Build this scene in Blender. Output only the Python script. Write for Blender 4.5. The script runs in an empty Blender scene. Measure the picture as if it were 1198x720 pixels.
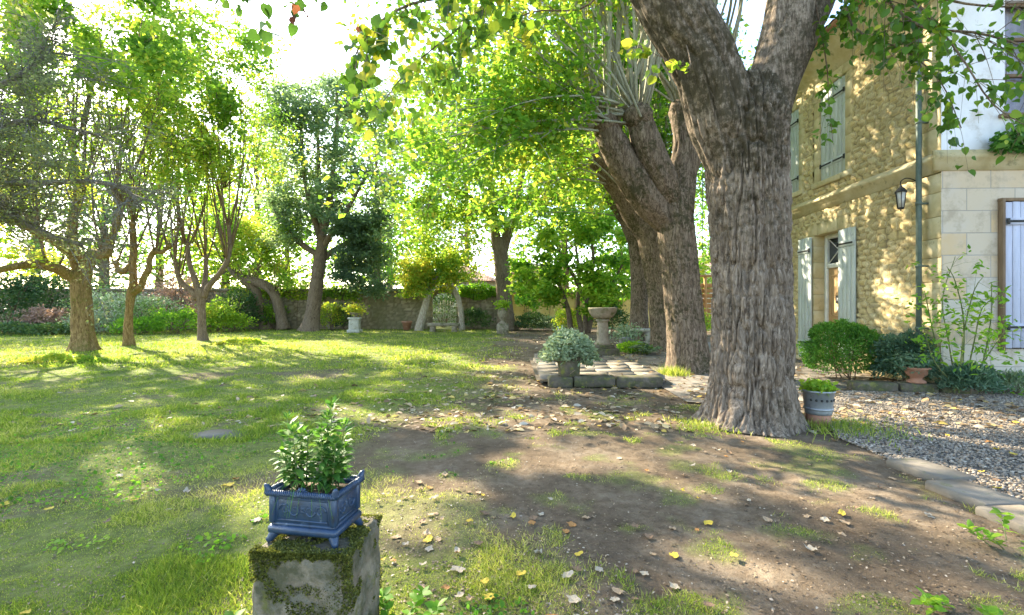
import bpy, math, random
import numpy as np
from mathutils import Vector

random.seed(7)
R = np.random.default_rng(7)
S = bpy.context.scene
COL = S.collection
rad = math.radians

# ------------------------------------------------------------------ camera, sky, sun, exposure
EYE = 1.3
cam_d = bpy.data.cameras.new('camera')
cam_d.sensor_width = 36
cam_d.lens = 17
cam_d.shift_y = -0.0025
cam_d.clip_start = 0.05
cam_d.clip_end = 2000
cam = bpy.data.objects.new('camera', cam_d)
cam.location = (0, 0, EYE)
cam.rotation_euler = (rad(90), 0, 0)
COL.objects.link(cam)
S.camera = cam

SUN_EL, SUN_AZ = 33.0, -45.0            # azimuth from +Y towards +X
w = bpy.data.worlds.new('World')
S.world = w
w.use_nodes = True
wn = w.node_tree
sky = wn.nodes.new('ShaderNodeTexSky')
sky.sky_type = 'NISHITA'
sky.sun_disc = False
sky.sun_elevation = rad(SUN_EL)
sky.sun_rotation = rad(SUN_AZ)
sky.dust_density = 1.0
sky.ozone_density = .5
wn.links.new(sky.outputs[0], wn.nodes['Background'].inputs[0])
wn.nodes['Background'].inputs[1].default_value = 0.15

sl = bpy.data.lights.new('sun', 'SUN')
sl.energy = 4.6
sl.angle = rad(0.55)
sl.color = (1.0, 0.88, 0.68)
so = bpy.data.objects.new('sun', sl)
sd = Vector((math.sin(rad(SUN_AZ)) * math.cos(rad(SUN_EL)), math.cos(rad(SUN_AZ)) * math.cos(rad(SUN_EL)), math.sin(rad(SUN_EL))))
so.rotation_euler = sd.to_track_quat('Z', 'Y').to_euler()
so.location = sd * 60
COL.objects.link(so)

S.view_settings.view_transform = 'Standard'
S.view_settings.look = 'None'
S.view_settings.exposure = 2.43
S.view_settings.gamma = 1.0
S.view_settings.use_curve_mapping = False
S.render.engine = 'CYCLES'
S.cycles.max_bounces = 8
S.cycles.diffuse_bounces = 5
S.cycles.glossy_bounces = 2
S.cycles.transmission_bounces = 5
S.cycles.transparent_max_bounces = 4
S.cycles.use_denoising = True
S.cycles.sample_clamp_indirect = 6
S.cycles.caustics_reflective = False
S.cycles.caustics_refractive = False

# ------------------------------------------------------------------ measuring helpers
F = 566.0
def at(px, py, D):
    return np.array([(px - 599) / F * D, D, EYE + (357 - py) / F * D])
def gnd(px, py):
    D = F * EYE / (py - 357)
    return np.array([(px - 599) / F * D, D, 0.0])

# ------------------------------------------------------------------ noise
PERM = np.tile(np.random.default_rng(3).permutation(512), 2)
def vnoise(p):
    p = np.asarray(p, float)
    i = np.floor(p).astype(np.int64)
    f = p - i
    u = f * f * (3 - 2 * f)
    i &= 511
    def h(x, y, z):
        return PERM[(PERM[(PERM[x & 511] + y) & 511] + z) & 511] / 511.0
    x, y, z = i[:, 0], i[:, 1], i[:, 2]
    a = h(x, y, z) * (1 - u[:, 0]) + h(x + 1, y, z) * u[:, 0]
    b = h(x, y + 1, z) * (1 - u[:, 0]) + h(x + 1, y + 1, z) * u[:, 0]
    c = h(x, y, z + 1) * (1 - u[:, 0]) + h(x + 1, y, z + 1) * u[:, 0]
    d = h(x, y + 1, z + 1) * (1 - u[:, 0]) + h(x + 1, y + 1, z + 1) * u[:, 0]
    return (a * (1 - u[:, 1]) + b * u[:, 1]) * (1 - u[:, 2]) + (c * (1 - u[:, 1]) + d * u[:, 1]) * u[:, 2]
def fbm(p, o=4):
    p = np.asarray(p, float)
    t, a, n = 0, .5, 0
    for k in range(o):
        t = t + a * vnoise(p * 2 ** k + 17.3 * k)
        n += a
        a *= .5
    return t / n
def sstep(a, b, x):
    t = np.clip((x - a) / (b - a), 0, 1)
    return t * t * (3 - 2 * t)
def unit(v):
    return v / np.maximum(np.linalg.norm(v, axis=-1, keepdims=True), 1e-9)

# ------------------------------------------------------------------ mesh building
class MB:
    def __init__(s):
        s.v, s.f, s.t, s.n = [], [], [], 0
    def add(s, v, faces, tint=None):
        """faces: list of (k,m) int arrays"""
        v = np.asarray(v, float).reshape(-1, 3)
        if not isinstance(faces, list) or (faces and not isinstance(faces[0], np.ndarray)):
            by = {}
            for q in faces:
                by.setdefault(len(q), []).append(q)
            faces = [np.array(x) for x in by.values()]
        for q in faces:
            s.f.append(np.asarray(q, np.int64) + s.n)
        s.v.append(v)
        s.t.append(np.full(len(v), .5) if tint is None else np.broadcast_to(np.asarray(tint, float), (len(v),)))
        s.n += len(v)
    def box(s, c, d, rz=0, bev=0, tint=None, taper=1.0):
        x, y, z = [k / 2 for k in d]
        if bev:
            b = min(bev, x * .9, y * .9, z * .9)
            ring = lambda ax, ay, zz: [(-ax, -ay + b, zz), (-ax + b, -ay, zz), (ax - b, -ay, zz), (ax, -ay + b, zz), (ax, ay - b, zz), (ax - b, ay, zz), (-ax + b, ay, zz), (-ax, ay - b, zz)]
            v = np.array(ring(x - b * .7, y - b * .7, -z) + ring(x, y, -z + b) + ring(x, y, z - b) + ring(x - b * .7, y - b * .7, z))
            f = [tuple(range(7, -1, -1)), tuple(range(24, 32))]
            for k in range(3):
                for j in range(8):
                    f.append((k * 8 + j, k * 8 + (j + 1) % 8, k * 8 + 8 + (j + 1) % 8, k * 8 + 8 + j))
        else:
            v = np.array([(i * x, j * y, k * z) for k in (-1, 1) for i, j in ((-1, -1), (1, -1), (1, 1), (-1, 1))])
            f = [(3, 2, 1, 0), (4, 5, 6, 7), (0, 1, 5, 4), (1, 2, 6, 5), (2, 3, 7, 6), (3, 0, 4, 7)]
        if taper != 1:
            k = 1 + (taper - 1) * (v[:, 2:3] / (2 * z) + .5)
            v[:, :2] *= k
        cz, sz = math.cos(rz), math.sin(rz)
        v = np.stack([v[:, 0] * cz - v[:, 1] * sz, v[:, 0] * sz + v[:, 1] * cz, v[:, 2]], 1) + np.asarray(c, float)
        s.add(v, f, tint)
    def lathe(s, prof, c=(0, 0, 0), n=24, tint=None):
        a = np.arange(n) * 2 * math.pi / n
        p = np.array(prof, float)
        v = np.stack([np.outer(p[:, 0], np.cos(a)), np.outer(p[:, 0], np.sin(a)), np.repeat(p[:, 1:2], n, 1)], 2).reshape(-1, 3) + np.asarray(c, float)
        k = len(p)
        i = np.arange(k - 1)[:, None] * n
        j = np.arange(n)[None]
        q = np.stack([i + j, i + (j + 1) % n, i + n + (j + 1) % n, i + n + j], -1).reshape(-1, 4)
        s.add(v, [q, np.arange(n)[None, ::-1].copy(), (np.arange(n) + (k - 1) * n)[None]], tint)
    def tube(s, pts, r, n=6, tint=None):
        pts = np.asarray(pts, float)
        r = np.broadcast_to(np.asarray(r, float), (len(pts),))
        v, q, caps = tube_geo(pts, r, n)
        s.add(v, [q] + caps, tint)
    def build(s, name, mat, parent=None, smooth=True, origin=None, label=None):
        me = bpy.data.meshes.new(name)
        v = np.concatenate(s.v)
        if origin is not None:
            v = v - np.asarray(origin, float)
        me.vertices.add(len(v))
        me.vertices.foreach_set('co', v.astype(np.float32).ravel())
        lens = np.concatenate([np.full(len(q), q.shape[1]) for q in s.f])
        loops = np.concatenate([q.ravel() for q in s.f])
        me.loops.add(len(loops))
        me.loops.foreach_set('vertex_index', loops.astype(np.int32))
        me.polygons.add(len(lens))
        st = np.concatenate([[0], np.cumsum(lens)[:-1]])
        me.polygons.foreach_set('loop_start', st.astype(np.int32))
        if smooth:
            me.polygons.foreach_set('use_smooth', np.ones(len(lens), bool))
        at_ = me.attributes.new('tint', 'FLOAT', 'POINT')
        at_.data.foreach_set('value', np.concatenate(s.t).astype(np.float32))
        me.update(calc_edges=True)
        me.validate()
        me.materials.append(mat)
        o = bpy.data.objects.new(name, me)
        COL.objects.link(o)
        if parent is not None:
            o.parent = parent
        if label:
            o['label'] = label
        return o

def frames(pts):
    K = len(pts)
    t = np.gradient(pts, axis=0) if K > 2 else np.repeat((pts[-1:] - pts[:1]), K, 0)
    t = unit(t)
    a = np.array([1., 0, 0]) if abs(t[0][0]) < .8 else np.array([0, 1., 0])
    n = a - t[0] * a.dot(t[0])
    n /= np.linalg.norm(n)
    N = [n]
    for k in range(1, K):
        n = n - t[k] * n.dot(t[k])
        n /= max(np.linalg.norm(n), 1e-9)
        N.append(n)
    N = np.array(N)
    return t, N, np.cross(t, N)
def tube_geo(pts, r, n):
    K = len(pts)
    t, N, B = frames(pts)
    a = np.arange(n) * 2 * math.pi / n
    v = pts[:, None] + r[:, None, None] * (np.cos(a)[None, :, None] * N[:, None] + np.sin(a)[None, :, None] * B[:, None])
    i = np.arange(K - 1)[:, None] * n
    j = np.arange(n)[None]
    q = np.stack([i + j, i + (j + 1) % n, i + n + (j + 1) % n, i + n + j], -1).reshape(-1, 4)
    return v.reshape(-1, 3), q, [np.arange(n)[None, ::-1].copy(), (np.arange(n) + (K - 1) * n)[None]]
def smooth_path(pts, r=None, step=.15):
    pts = np.asarray(pts, float)
    P = np.vstack([2 * pts[0] - pts[1], pts, 2 * pts[-1] - pts[-2]])
    r = np.ones(len(pts)) if r is None else np.asarray(r, float)
    out, ro = [], []
    for k in range(len(pts) - 1):
        p0, p1, p2, p3 = P[k:k + 4]
        m = max(2, int(np.linalg.norm(p2 - p1) / step))
        t = (np.arange(m) / m)[:, None]
        out.append(.5 * (2 * p1 + (p2 - p0) * t + (2 * p0 - 5 * p1 + 4 * p2 - p3) * t ** 2 + (3 * p1 - p0 - 3 * p2 + p3) * t ** 3))
        ro.append(r[k] + (r[k + 1] - r[k]) * t[:, 0])
    out.append(pts[-1:])
    ro.append(r[-1:])
    return np.concatenate(out), np.concatenate(ro)
def bark_tube(mb, pts, r, n=40, step=.05, amp=.02, freq=7.0, flare=0, fl_h=.35, lump=.05, seed=0, vert=.16):
    """a limb with real furrows; flare spreads its foot"""
    p, rr = smooth_path(pts, r, step)
    K = len(p)
    t, N, B = frames(p)
    a = np.arange(n) * 2 * math.pi / n
    L = np.concatenate([[0], np.cumsum(np.linalg.norm(np.diff(p, axis=0), axis=1))])
    A, LL = np.meshgrid(a, L)
    rm = rr[:, None] + 0 * A
    if flare:
        lob = .55 + .45 * np.cos(A * 5 + seed) * np.cos(A * 2 + 1.3 * seed)
        rm = rm * (1 + flare * np.exp(-LL / fl_h) * (.5 + lob))
    q0 = np.stack([np.cos(A), np.sin(A), LL * .5], -1).reshape(-1, 3)
    big = fbm(q0 * np.array([1.6, 1.6, 1.3]) + seed * 7.1, 3).reshape(K, n) - .5
    R0 = float(np.mean(rr))
    wx = (fbm(q0 * np.array([2, 2, 1.4]) + 31 + seed, 2).reshape(K, n) - .5) * .7
    q1 = np.stack([np.cos(A + wx) * R0 * freq * 2, np.sin(A + wx) * R0 * freq * 2, LL * freq * vert], -1).reshape(-1, 3)
    n1 = 1 - np.abs(2 * vnoise(q1 + 5 * seed) - 1)
    n2 = 1 - np.abs(2 * vnoise(q1 * np.array([2.3, 2.3, 2.6]) + 9) - 1)
    n3 = vnoise(q1 * np.array([5, 5, 9.]) + 3)
    fur = (.75 - n1 ** 5 * .85 - n2 ** 5 * .40 + n3 * .16).reshape(K, n) - .35
    rm = rm * (1 + lump * 2 * big) + amp * fur
    v = p[:, None] + rm[..., None] * (np.cos(A)[..., None] * N[:, None] + np.sin(A)[..., None] * B[:, None])
    i = np.arange(K - 1)[:, None] * n
    j = np.arange(n)[None]
    q = np.stack([i + j, i + (j + 1) % n, i + n + (j + 1) % n, i + n + j], -1).reshape(-1, 4)
    mb.add(v.reshape(-1, 3), [q, np.arange(n)[None, ::-1].copy(), (np.arange(n) + (K - 1) * n)[None]], fbm(q0 * 2.5 + seed, 3))

# leaves -----------------------------------------------------------
def leaf_shape(kind):
    """template verts (x width, y along, z fold) and faces"""
    if kind == 'quad':
        v = [(0, 0, 0), (.30, .42, .06), (0, 1, -.05), (-.30, .42, .06)]
        return np.array(v), [np.array([(0, 1, 2, 3)])]
    if kind == 'oval':
        v = [(0, 0, 0), (.17, .25, .05), (.2, .6, .05), (0, 1, -.1), (-.2, .6, .05), (-.17, .25, .05), (0, .65, 0)]
        return np.array(v), [np.array([(0, 1, 2, 6), (0, 6, 4, 5)]), np.array([(6, 2, 3), (6, 3, 4)])]
    if kind == 'lime':
        v = [(0, .06, 0), (0, .35, -.02), (0, .7, -.03), (0, 1.05, -.14)]
        rgt = [(.22, -.03, .04), (.44, .14, .1), (.48, .4, .11), (.34, .70, .05), (.13, .9, -.03)]
        v += rgt + [(-a, b, c) for a, b, c in rgt]
        f3 = [(0, 4, 5), (2, 8, 3), (0, 10, 9), (2, 3, 13)]
        f4 = [(0, 5, 6, 1), (1, 6, 7, 2), (0, 1, 11, 10), (1, 2, 12, 11)]
        f3 += [(2, 7, 8), (2, 13, 12)]
        return np.array(v), [np.array(f3), np.array(f4)]
    if kind == 'blade':
        v = [(-.5, 0, 0), (.5, 0, 0), (.36, .55, .12), (-.36, .55, .12), (0, 1, .38)]
        return np.array(v), [np.array([(0, 1, 2, 3)]), np.array([(3, 2, 4)])]
    if kind == 'needle':
        v = [(-.06, 0, 0), (.06, 0, 0), (.10, .6, 0), (0, 1, .04), (-.10, .6, 0)]
        return np.array(v), [np.array([(0, 1, 2, 3, 4)])]
SHAPES = {k: leaf_shape(k) for k in ('quad', 'oval', 'lime', 'blade', 'needle')}
def put_leaves(mb, pos, size, axis, normal, tint, kind='quad', width=1.0):
    T, faces = SHAPES[kind]
    n = len(pos)
    if n == 0:
        return
    axis = unit(axis)
    nz = unit(normal - axis * np.sum(normal * axis, 1, keepdims=True))
    ax = np.cross(axis, nz)
    size = np.broadcast_to(size, (n,))[:, None, None]
    wd = np.broadcast_to(width, (n,))[:, None, None]
    cu = (.2 + 1.7 * R.random(n))[:, None, None] if kind in ('lime', 'oval') else 1.0
    v = pos[:, None] + size * (T[None, :, 0:1] * wd * ax[:, None] + T[None, :, 1:2] * axis[:, None] + T[None, :, 2:3] * cu * nz[:, None])
    m = len(T)
    off = (np.arange(n) * m)[:, None, None]
    mb.add(v.reshape(-1, 3), [(q[None] + off).reshape(-1, q.shape[1]) for q in faces], np.repeat(tint, m))
GAP = 0.0                                   # leaves thinned in channels along the sun's rays, shaped to dapple the ground
_s = np.array(sd)
_u = unit(np.cross(_s, [0, 0, 1.])[None])[0]
_w = np.cross(_u, _s)
def rnd_leaves(mb, pos, size, kind='quad', up=.55, droop=.35, tint0=.5, tvar=.22, width=1.0, szvar=.3):
    if GAP and len(pos):
        q = np.stack([pos @ _u * 1.75, pos @ _w * 2.0, pos @ _s * .06], 1)
        pos = pos[fbm(q + 70, 3) + .035 * R.normal(size=len(pos)) < GAP]
    n = len(pos)
    if n == 0:
        return
    ax = R.normal(size=(n, 3))
    ax[:, 2] = ax[:, 2] * .5 - droop
    no = R.normal(size=(n, 3)) * .6
    no[:, 2] += up
    cl = fbm(pos * .9 + 40, 2) - .5
    ti = np.clip(tint0 + cl * 1.1 * tvar / .22 * .8 + R.normal(size=n) * tvar * .8, 0, 1)
    put_leaves(mb, pos, size * (1 + szvar * R.normal(size=n)).clip(.4, 1.7), ax, no, ti, kind, width)

# objects ----------------------------------------------------------
def thing(name, label, cat, group=None, loc=(0, 0, 0), rz=0):
    o = bpy.data.objects.new(name, None)
    o.empty_display_size = .1
    COL.objects.link(o)
    o.location = tuple(loc)
    o.rotation_euler = (0, 0, rz)
    o['label'] = label
    o['category'] = cat
    if group:
        o['group'] = group
    return o
def tag(o, label=None, cat=None, group=None, kind=None):
    for k, x in (('label', label), ('category', cat), ('group', group), ('kind', kind)):
        if x:
            o[k] = x
    return o

# ------------------------------------------------------------------ materials
def new_mat(name):
    m = bpy.data.materials.new(name)
    m.use_nodes = True
    nt = m.node_tree
    return m, nt, nt.nodes['Principled BSDF'], nt.nodes['Material Output']
def N_(nt, typ, **kw):
    n = nt.nodes.new(typ)
    for k, x in kw.items():
        setattr(n, k, x)
    return n
def ramp(nt, fac, stops, interp='LINEAR'):
    r = N_(nt, 'ShaderNodeValToRGB')
    r.color_ramp.interpolation = interp
    e = r.color_ramp.elements
    while len(e) < len(stops):
        e.new(.5)
    for k, (p, c) in enumerate(stops):
        e[k].position = p
        e[k].color = tuple(c) + (1,) if len(c) == 3 else c
    nt.links.new(fac, r.inputs[0])
    return r.outputs[0]
def noise(nt, scale, detail=5, rough=.6, vec=None, sc=None, dist=0):
    n = N_(nt, 'ShaderNodeTexNoise')
    n.inputs['Scale'].default_value = scale
    n.inputs['Detail'].default_value = detail
    n.inputs['Roughness'].default_value = rough
    n.inputs['Distortion'].default_value = dist
    if vec is None:
        vec = N_(nt, 'ShaderNodeTexCoord').outputs['Object']
    if sc:
        m = N_(nt, 'ShaderNodeMapping')
        m.inputs['Scale'].default_value = sc
        nt.links.new(vec, m.inputs['Vector'])
        vec = m.outputs[0]
    nt.links.new(vec, n.inputs['Vector'])
    return n.outputs[0]
def mix(nt, fac, a, b, mode='MIX'):
    m = N_(nt, 'ShaderNodeMix', data_type='RGBA', blend_type=mode)
    for sock, x in ((m.inputs[0], fac), (m.inputs[6], a), (m.inputs[7], b)):
        if hasattr(x, 'is_linked') or hasattr(x, 'links'):
            nt.links.new(x, sock)
        elif isinstance(x, (int, float)):
            sock.default_value = x
        else:
            sock.default_value = tuple(x) + (1,)
    return m.outputs[2]
def bump(nt, h, strength, dist, b, prev=None):
    n = N_(nt, 'ShaderNodeBump')
    n.inputs['Strength'].default_value = strength
    n.inputs['Distance'].default_value = dist
    nt.links.new(h, n.inputs['Height'])
    if prev:
        nt.links.new(prev, n.inputs['Normal'])
    nt.links.new(n.outputs[0], b.inputs['Normal'])
    return n.outputs[0]
def attr(nt, name='tint'):
    return N_(nt, 'ShaderNodeAttribute', attribute_name=name).outputs['Fac']
def leaf_mat(name, stops, trans=.58, boost=1.45, rough=.5):
    m, nt, b, out = new_mat(name)
    c = ramp(nt, attr(nt), stops)
    nt.links.new(c, b.inputs['Base Color'])
    b.inputs['Roughness'].default_value = rough
    b.inputs['Specular IOR Level'].default_value = .3
    tr = N_(nt, 'ShaderNodeBsdfTranslucent')
    c2 = mix(nt, 1.0, c, (boost, boost, boost * .7), 'MULTIPLY')
    nt.links.new(c2, tr.inputs[0])
    ms = N_(nt, 'ShaderNodeMixShader')
    ms.inputs[0].default_value = trans
    nt.links.new(b.outputs[0], ms.inputs[1])
    nt.links.new(tr.outputs[0], ms.inputs[2])
    nt.links.new(ms.outputs[0], out.inputs[0])
    return m
def rough_mat(name, stops, scale=6, rough=.85, bs=.5, bd=.01, fine=60, sc=None, spec=.25, patch=None, metal=0):
    """stone, soil, paint: noise colour and bump; patch = (colour, scale, lo, hi) for moss, lichen or rust"""
    m, nt, b, out = new_mat(name)
    n = noise(nt, scale, 8, .65, sc=sc)
    c = ramp(nt, n, stops)
    if patch:
        for colr, ps, lo, hi in patch:
            k = noise(nt, ps, 6, .7)
            k = ramp(nt, k, [(lo, (0, 0, 0)), (hi, (1, 1, 1))])
            c = mix(nt, k, c, colr)
    nt.links.new(c, b.inputs['Base Color'])
    b.inputs['Roughness'].default_value = rough
    b.inputs['Specular IOR Level'].default_value = spec
    b.inputs['Metallic'].default_value = metal
    f = noise(nt, fine, 6, .7, sc=sc)
    bump(nt, f, bs, bd, b)
    return m
def bark_mat(name, dark, mid, light, moss=None, mlo=.58, mhi=.7, ms=1.6, fork=False):
    m, nt, b, out = new_mat(name)
    a = noise(nt, 24, 9, .72, sc=(1, 1, .2), dist=1.4)
    c = ramp(nt, a, [(.38, dark), (.5, mid), (.63, light)])
    a2 = noise(nt, 2.2, 4, .6)
    c = mix(nt, ramp(nt, a2, [(.45, (0, 0, 0)), (.75, (.5, .5, .5))]), c, tuple(x * .55 + y * .45 for x, y in zip(light, mid)))
    if moss:
        k = mix(nt, .5, noise(nt, ms, 5, .7), noise(nt, ms * 9, 4, .7))
        if fork:                             # damp moss gathers round the fork and down from it
            xyz = N_(nt, 'ShaderNodeSeparateXYZ')
            nt.links.new(N_(nt, 'ShaderNodeTexCoord').outputs['Object'], xyz.inputs[0])
            mr = N_(nt, 'ShaderNodeMapRange')
            nt.links.new(xyz.outputs[2], mr.inputs[0])
            for q, x in ((1, 1.4), (2, 3.7), (3, -.045), (4, .06)):
                mr.inputs[q].default_value = x
            ad = N_(nt, 'ShaderNodeMath', operation='ADD')
            nt.links.new(k, ad.inputs[0])
            nt.links.new(mr.outputs[0], ad.inputs[1])
            k = ad.outputs[0]
        c = mix(nt, ramp(nt, k, [(mlo, (0, 0, 0)), (mhi, (.85, .85, .85))]), c, moss)
    nt.links.new(c, b.inputs['Base Color'])
    b.inputs['Roughness'].default_value = .9
    b.inputs['Specular IOR Level'].default_value = .15
    h = mix(nt, .4, noise(nt, 30, 8, .68, sc=(1, 1, .17), dist=1.3), noise(nt, 75, 6, .7, sc=(1, 1, .3)))
    bump(nt, h, .8, .035, b)
    return m

M = {}
M['lime_leaf'] = leaf_mat('lime_leaf', [(0, (.05, .135, .02)), (.5, (.15, .31, .035)), (.8, (.28, .42, .045)), (1, (.46, .43, .06))])
M['lime_near'] = leaf_mat('lime_near', [(0, (.05, .115, .022)), (.5, (.12, .24, .03)), (.85, (.26, .37, .035)), (1, (.44, .42, .05))], trans=.5)
M['yellow_leaf'] = leaf_mat('yellow_leaf', [(0, (.065, .16, .02)), (.45, (.19, .34, .04)), (.8, (.36, .46, .05)), (1, (.54, .47, .07))])
M['grey_leaf'] = leaf_mat('grey_leaf', [(0, (.10, .12, .07)), (.5, (.20, .23, .12)), (1, (.36, .38, .12))])
M['dark_leaf'] = leaf_mat('dark_leaf', [(0, (.02, .05, .02)), (.5, (.05, .11, .035)), (1, (.13, .2, .05))], trans=.3)
M['cypress_leaf'] = leaf_mat('cypress_leaf', [(0, (.085, .14, .085)), (.5, (.18, .27, .14)), (1, (.32, .40, .15))], trans=.55)
M['bright_leaf'] = leaf_mat('bright_leaf', [(0, (.06, .16, .02)), (.5, (.16, .34, .03)), (1, (.36, .48, .05))])
M['box_leaf'] = leaf_mat('box_leaf', [(0, (.04, .13, .02)), (.5, (.10, .25, .03)), (1, (.24, .40, .05))], trans=.35)
M['potted_leaf'] = leaf_mat('potted_leaf', [(0, (.025, .085, .015)), (.5, (.065, .165, .025)), (1, (.17, .29, .045))], trans=.35)
M['silver_leaf'] = leaf_mat('silver_leaf', [(0, (.10, .16, .08)), (.5, (.22, .30, .17)), (1, (.40, .46, .32))], trans=.3)
M['blue_leaf'] = leaf_mat('blue_leaf', [(0, (.03, .07, .04)), (.5, (.08, .155, .09)), (1, (.18, .26, .16))], trans=.3)
M['pink_leaf'] = leaf_mat('pink_leaf', [(0, (.10, .10, .05)), (.5, (.32, .20, .16)), (1, (.5, .33, .28))], trans=.35)
M['white_flower_leaf'] = leaf_mat('white_flower_leaf', [(0, (.10, .2, .05)), (.55, (.2, .32, .1)), (.75, (.5, .55, .42)), (1, (.75, .75, .68))], trans=.4)
M['grass'] = leaf_mat('grass', [(0, (.10, .18, .02)), (.4, (.235, .315, .035)), (.7, (.41, .42, .085)), (1, (.58, .51, .22))], trans=.45)
M['red_leaf'] = leaf_mat('red_leaf', [(0, (.10, .03, .02)), (1, (.2, .07, .04))])
M['bark_lime'] = bark_mat('bark_lime', (.054, .038, .026), (.155, .112, .077), (.30, .232, .17), (.045, .042, .018), .50, .58)
M['bark_great'] = bark_mat('bark_great', (.072, .053, .038), (.19, .145, .105), (.34, .275, .21), (.040, .033, .016), .49, .60, fork=True)
M['bark_shoot'] = bark_mat('bark_shoot', (.22, .22, .16), (.34, .34, .25), (.46, .45, .36))
M['bark_gold'] = bark_mat('bark_gold', (.085, .05, .02), (.22, .145, .06), (.36, .26, .12), (.12, .12, .02), .5, .62)
M['bark_brown'] = bark_mat('bark_brown', (.07, .05, .035), (.18, .13, .09), (.27, .21, .15))
M['bark_grey'] = bark_mat('bark_grey', (.11, .10, .085), (.21, .19, .165), (.33, .31, .27))
M['bark_pale'] = bark_mat('bark_pale', (.22, .17, .13), (.42, .35, .28), (.56, .5, .42))
M['green_stem'] = rough_mat('green_stem', [(.3, (.10, .14, .04)), (.7, (.2, .22, .09))])
M['stone'] = rough_mat('stone', [(.3, (.17, .135, .095)), (.55, (.28, .235, .17)), (.75, (.37, .325, .255))], 7, patch=[((.10, .11, .04), 5, .52, .66)])
M['stone_mossy'] = rough_mat('stone_mossy', [(.3, (.065, .055, .04)), (.55, (.125, .105, .078)), (.75, (.22, .195, .155))], 9, patch=[((.07, .075, .035), 6, .45, .6), ((.17, .17, .04), 11, .54, .66)], bs=.7, bd=.012)
M['stone_pale'] = rough_mat('stone_pale', [(.3, (.36, .34, .29)), (.7, (.56, .54, .48))], 7, patch=[((.2, .2, .11), 5, .56, .7)])
M['slab'] = rough_mat('slab', [(.3, (.12, .102, .078)), (.55, (.19, .165, .13)), (.75, (.26, .232, .19))], 3.5, patch=[((.12, .12, .06), 7, .56, .7)], bs=.4, bd=.008)
M['terracotta'] = rough_mat('terracotta', [(.3, (.27, .13, .08)), (.7, (.42, .22, .14))], 8, patch=[((.4, .35, .28), 9, .58, .75)])
M['zinc'] = rough_mat('zinc', [(.3, (.24, .25, .26)), (.7, (.42, .43, .44))], 5, rough=.5, bs=.15, metal=.5, patch=[((.16, .14, .12), 12, .6, .72)])
M['iron'] = rough_mat('iron', [(.3, (.02, .02, .02)), (.7, (.05, .05, .045))], 20, rough=.6)
M['green_metal'] = rough_mat('green_metal', [(.3, (.07, .10, .08)), (.7, (.13, .16, .13))], 9, rough=.6, bs=.2)
M['blue_enamel'] = rough_mat('blue_enamel', [(.3, (.012, .029, .062)), (.55, (.020, .046, .096)), (.75, (.036, .072, .135))], 14, rough=.33, bs=.35, bd=.003, fine=90, spec=.5, patch=[((.10, .14, .2), 22, .58, .70), ((.012, .018, .035), 14, .54, .7), ((.16, .11, .07), 35, .66, .74)])
M['pot_soil'] = rough_mat('pot_soil', [(.3, (.05, .035, .02)), (.7, (.14, .10, .07))], 20, bs=.9, bd=.01)

# ------------------------------------------------------------------ the setting: ground
def xb(y):                                  # where the lawn gives way to bare soil
    return np.interp(y, [0, 2.0, 2.6, 3.6, 5.1, 7.1, 10, 15, 24, 30], [-.05, -.1, -.45, -.75, -1.0, -.75, -.55, -.45, -.3, -.2])
GX = 3.15
def gravel_edge(y):                         # left edge of the gravel
    return np.interp(y, [1.5, 3.0, 4.1, 4.7, 5.4, 6.4, 7.2], [3.35, 3.2, 3.28, 3.3, 3.62, 4.35, 5.0])
def grassy(x, y):
    p = np.stack([x, y, 0 * x], 1)
    d = xb(y) - x
    n = fbm(p * .9, 4) - .5
    n2 = fbm(p * 3.2 + 50, 3) - .5
    g = sstep(-.55, .75, d + n * 2.6 + n2 * .9)
    tuft = sstep(.53, .70, fbm(p * 4.3 + 9, 4)) * .75 * sstep(9, 6, y) * sstep(3.3, 2.7, x)
    bare = np.maximum(sstep(.66, .76, fbm(p * .55 + 80, 3)) * .8, sstep(.60, .72, fbm(p * 1.9 + 21, 4)) * .5) * sstep(16, 10, y)
    return np.clip(np.maximum(g * (1 - bare), tuft * .75), 0, 1)
def on_path(x, y):
    pav = sstep(-.1, .1, np.minimum(np.minimum(x - .6, 2.55 - x), np.minimum(y - 7.7, 11.4 - y)))
    pth = sstep(-.15, .15, np.minimum(np.minimum(x - 2.5, 6.4 - x), np.minimum(y - 6.3 - .12 * (x - 2.5), 17 - y)))
    return pav, pth
def axis(lo, hi, step, far, g=1.16):
    c = list(np.arange(lo, hi + step / 2, step))
    a, d = lo, step
    while a > -far:
        d *= g
        a -= d
        c.insert(0, a)
    a, d = hi, step
    while a < far:
        d *= g
        a += d
        c.append(a)
    return np.array(c)
gx, gy = axis(-5, 5.2, .045, 700), axis(1.2, 9, .045, 700)
X, Y = np.meshgrid(gx, gy)
gp = np.stack([X.ravel(), Y.ravel(), 0 * X.ravel()], 1)
gmask = grassy(gp[:, 0], gp[:, 1])
pav, pth = on_path(gp[:, 0], gp[:, 1])
grav = sstep(-.1, .1, gp[:, 0] - gravel_edge(gp[:, 1])) * sstep(7.6, 7.3, gp[:, 1]) * sstep(0, .3, gp[:, 1])
near = sstep(24, 10, np.hypot(gp[:, 0], gp[:, 1]))
hgt = (fbm(gp * .8, 3) - .5) * .05 + (fbm(gp * 5, 4) - .5) * .030 + (fbm(gp * 16 + 5, 2) - .5) * .016 * (1 - .5 * gmask)
gp[:, 2] = hgt * near - .012 - .026 * np.clip(pav + pth + grav, 0, 1)
def ground_h(x, y):
    p = np.stack([x, y, 0 * x], 1)
    h = (fbm(p * .8, 3) - .5) * .05 + (fbm(p * 5, 4) - .5) * .030
    return h * sstep(24, 10, np.hypot(x, y)) - .012
mb = MB()
nx, ny = len(gx), len(gy)
i = np.arange(ny - 1)[:, None] * nx
j = np.arange(nx - 1)[None]
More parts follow.
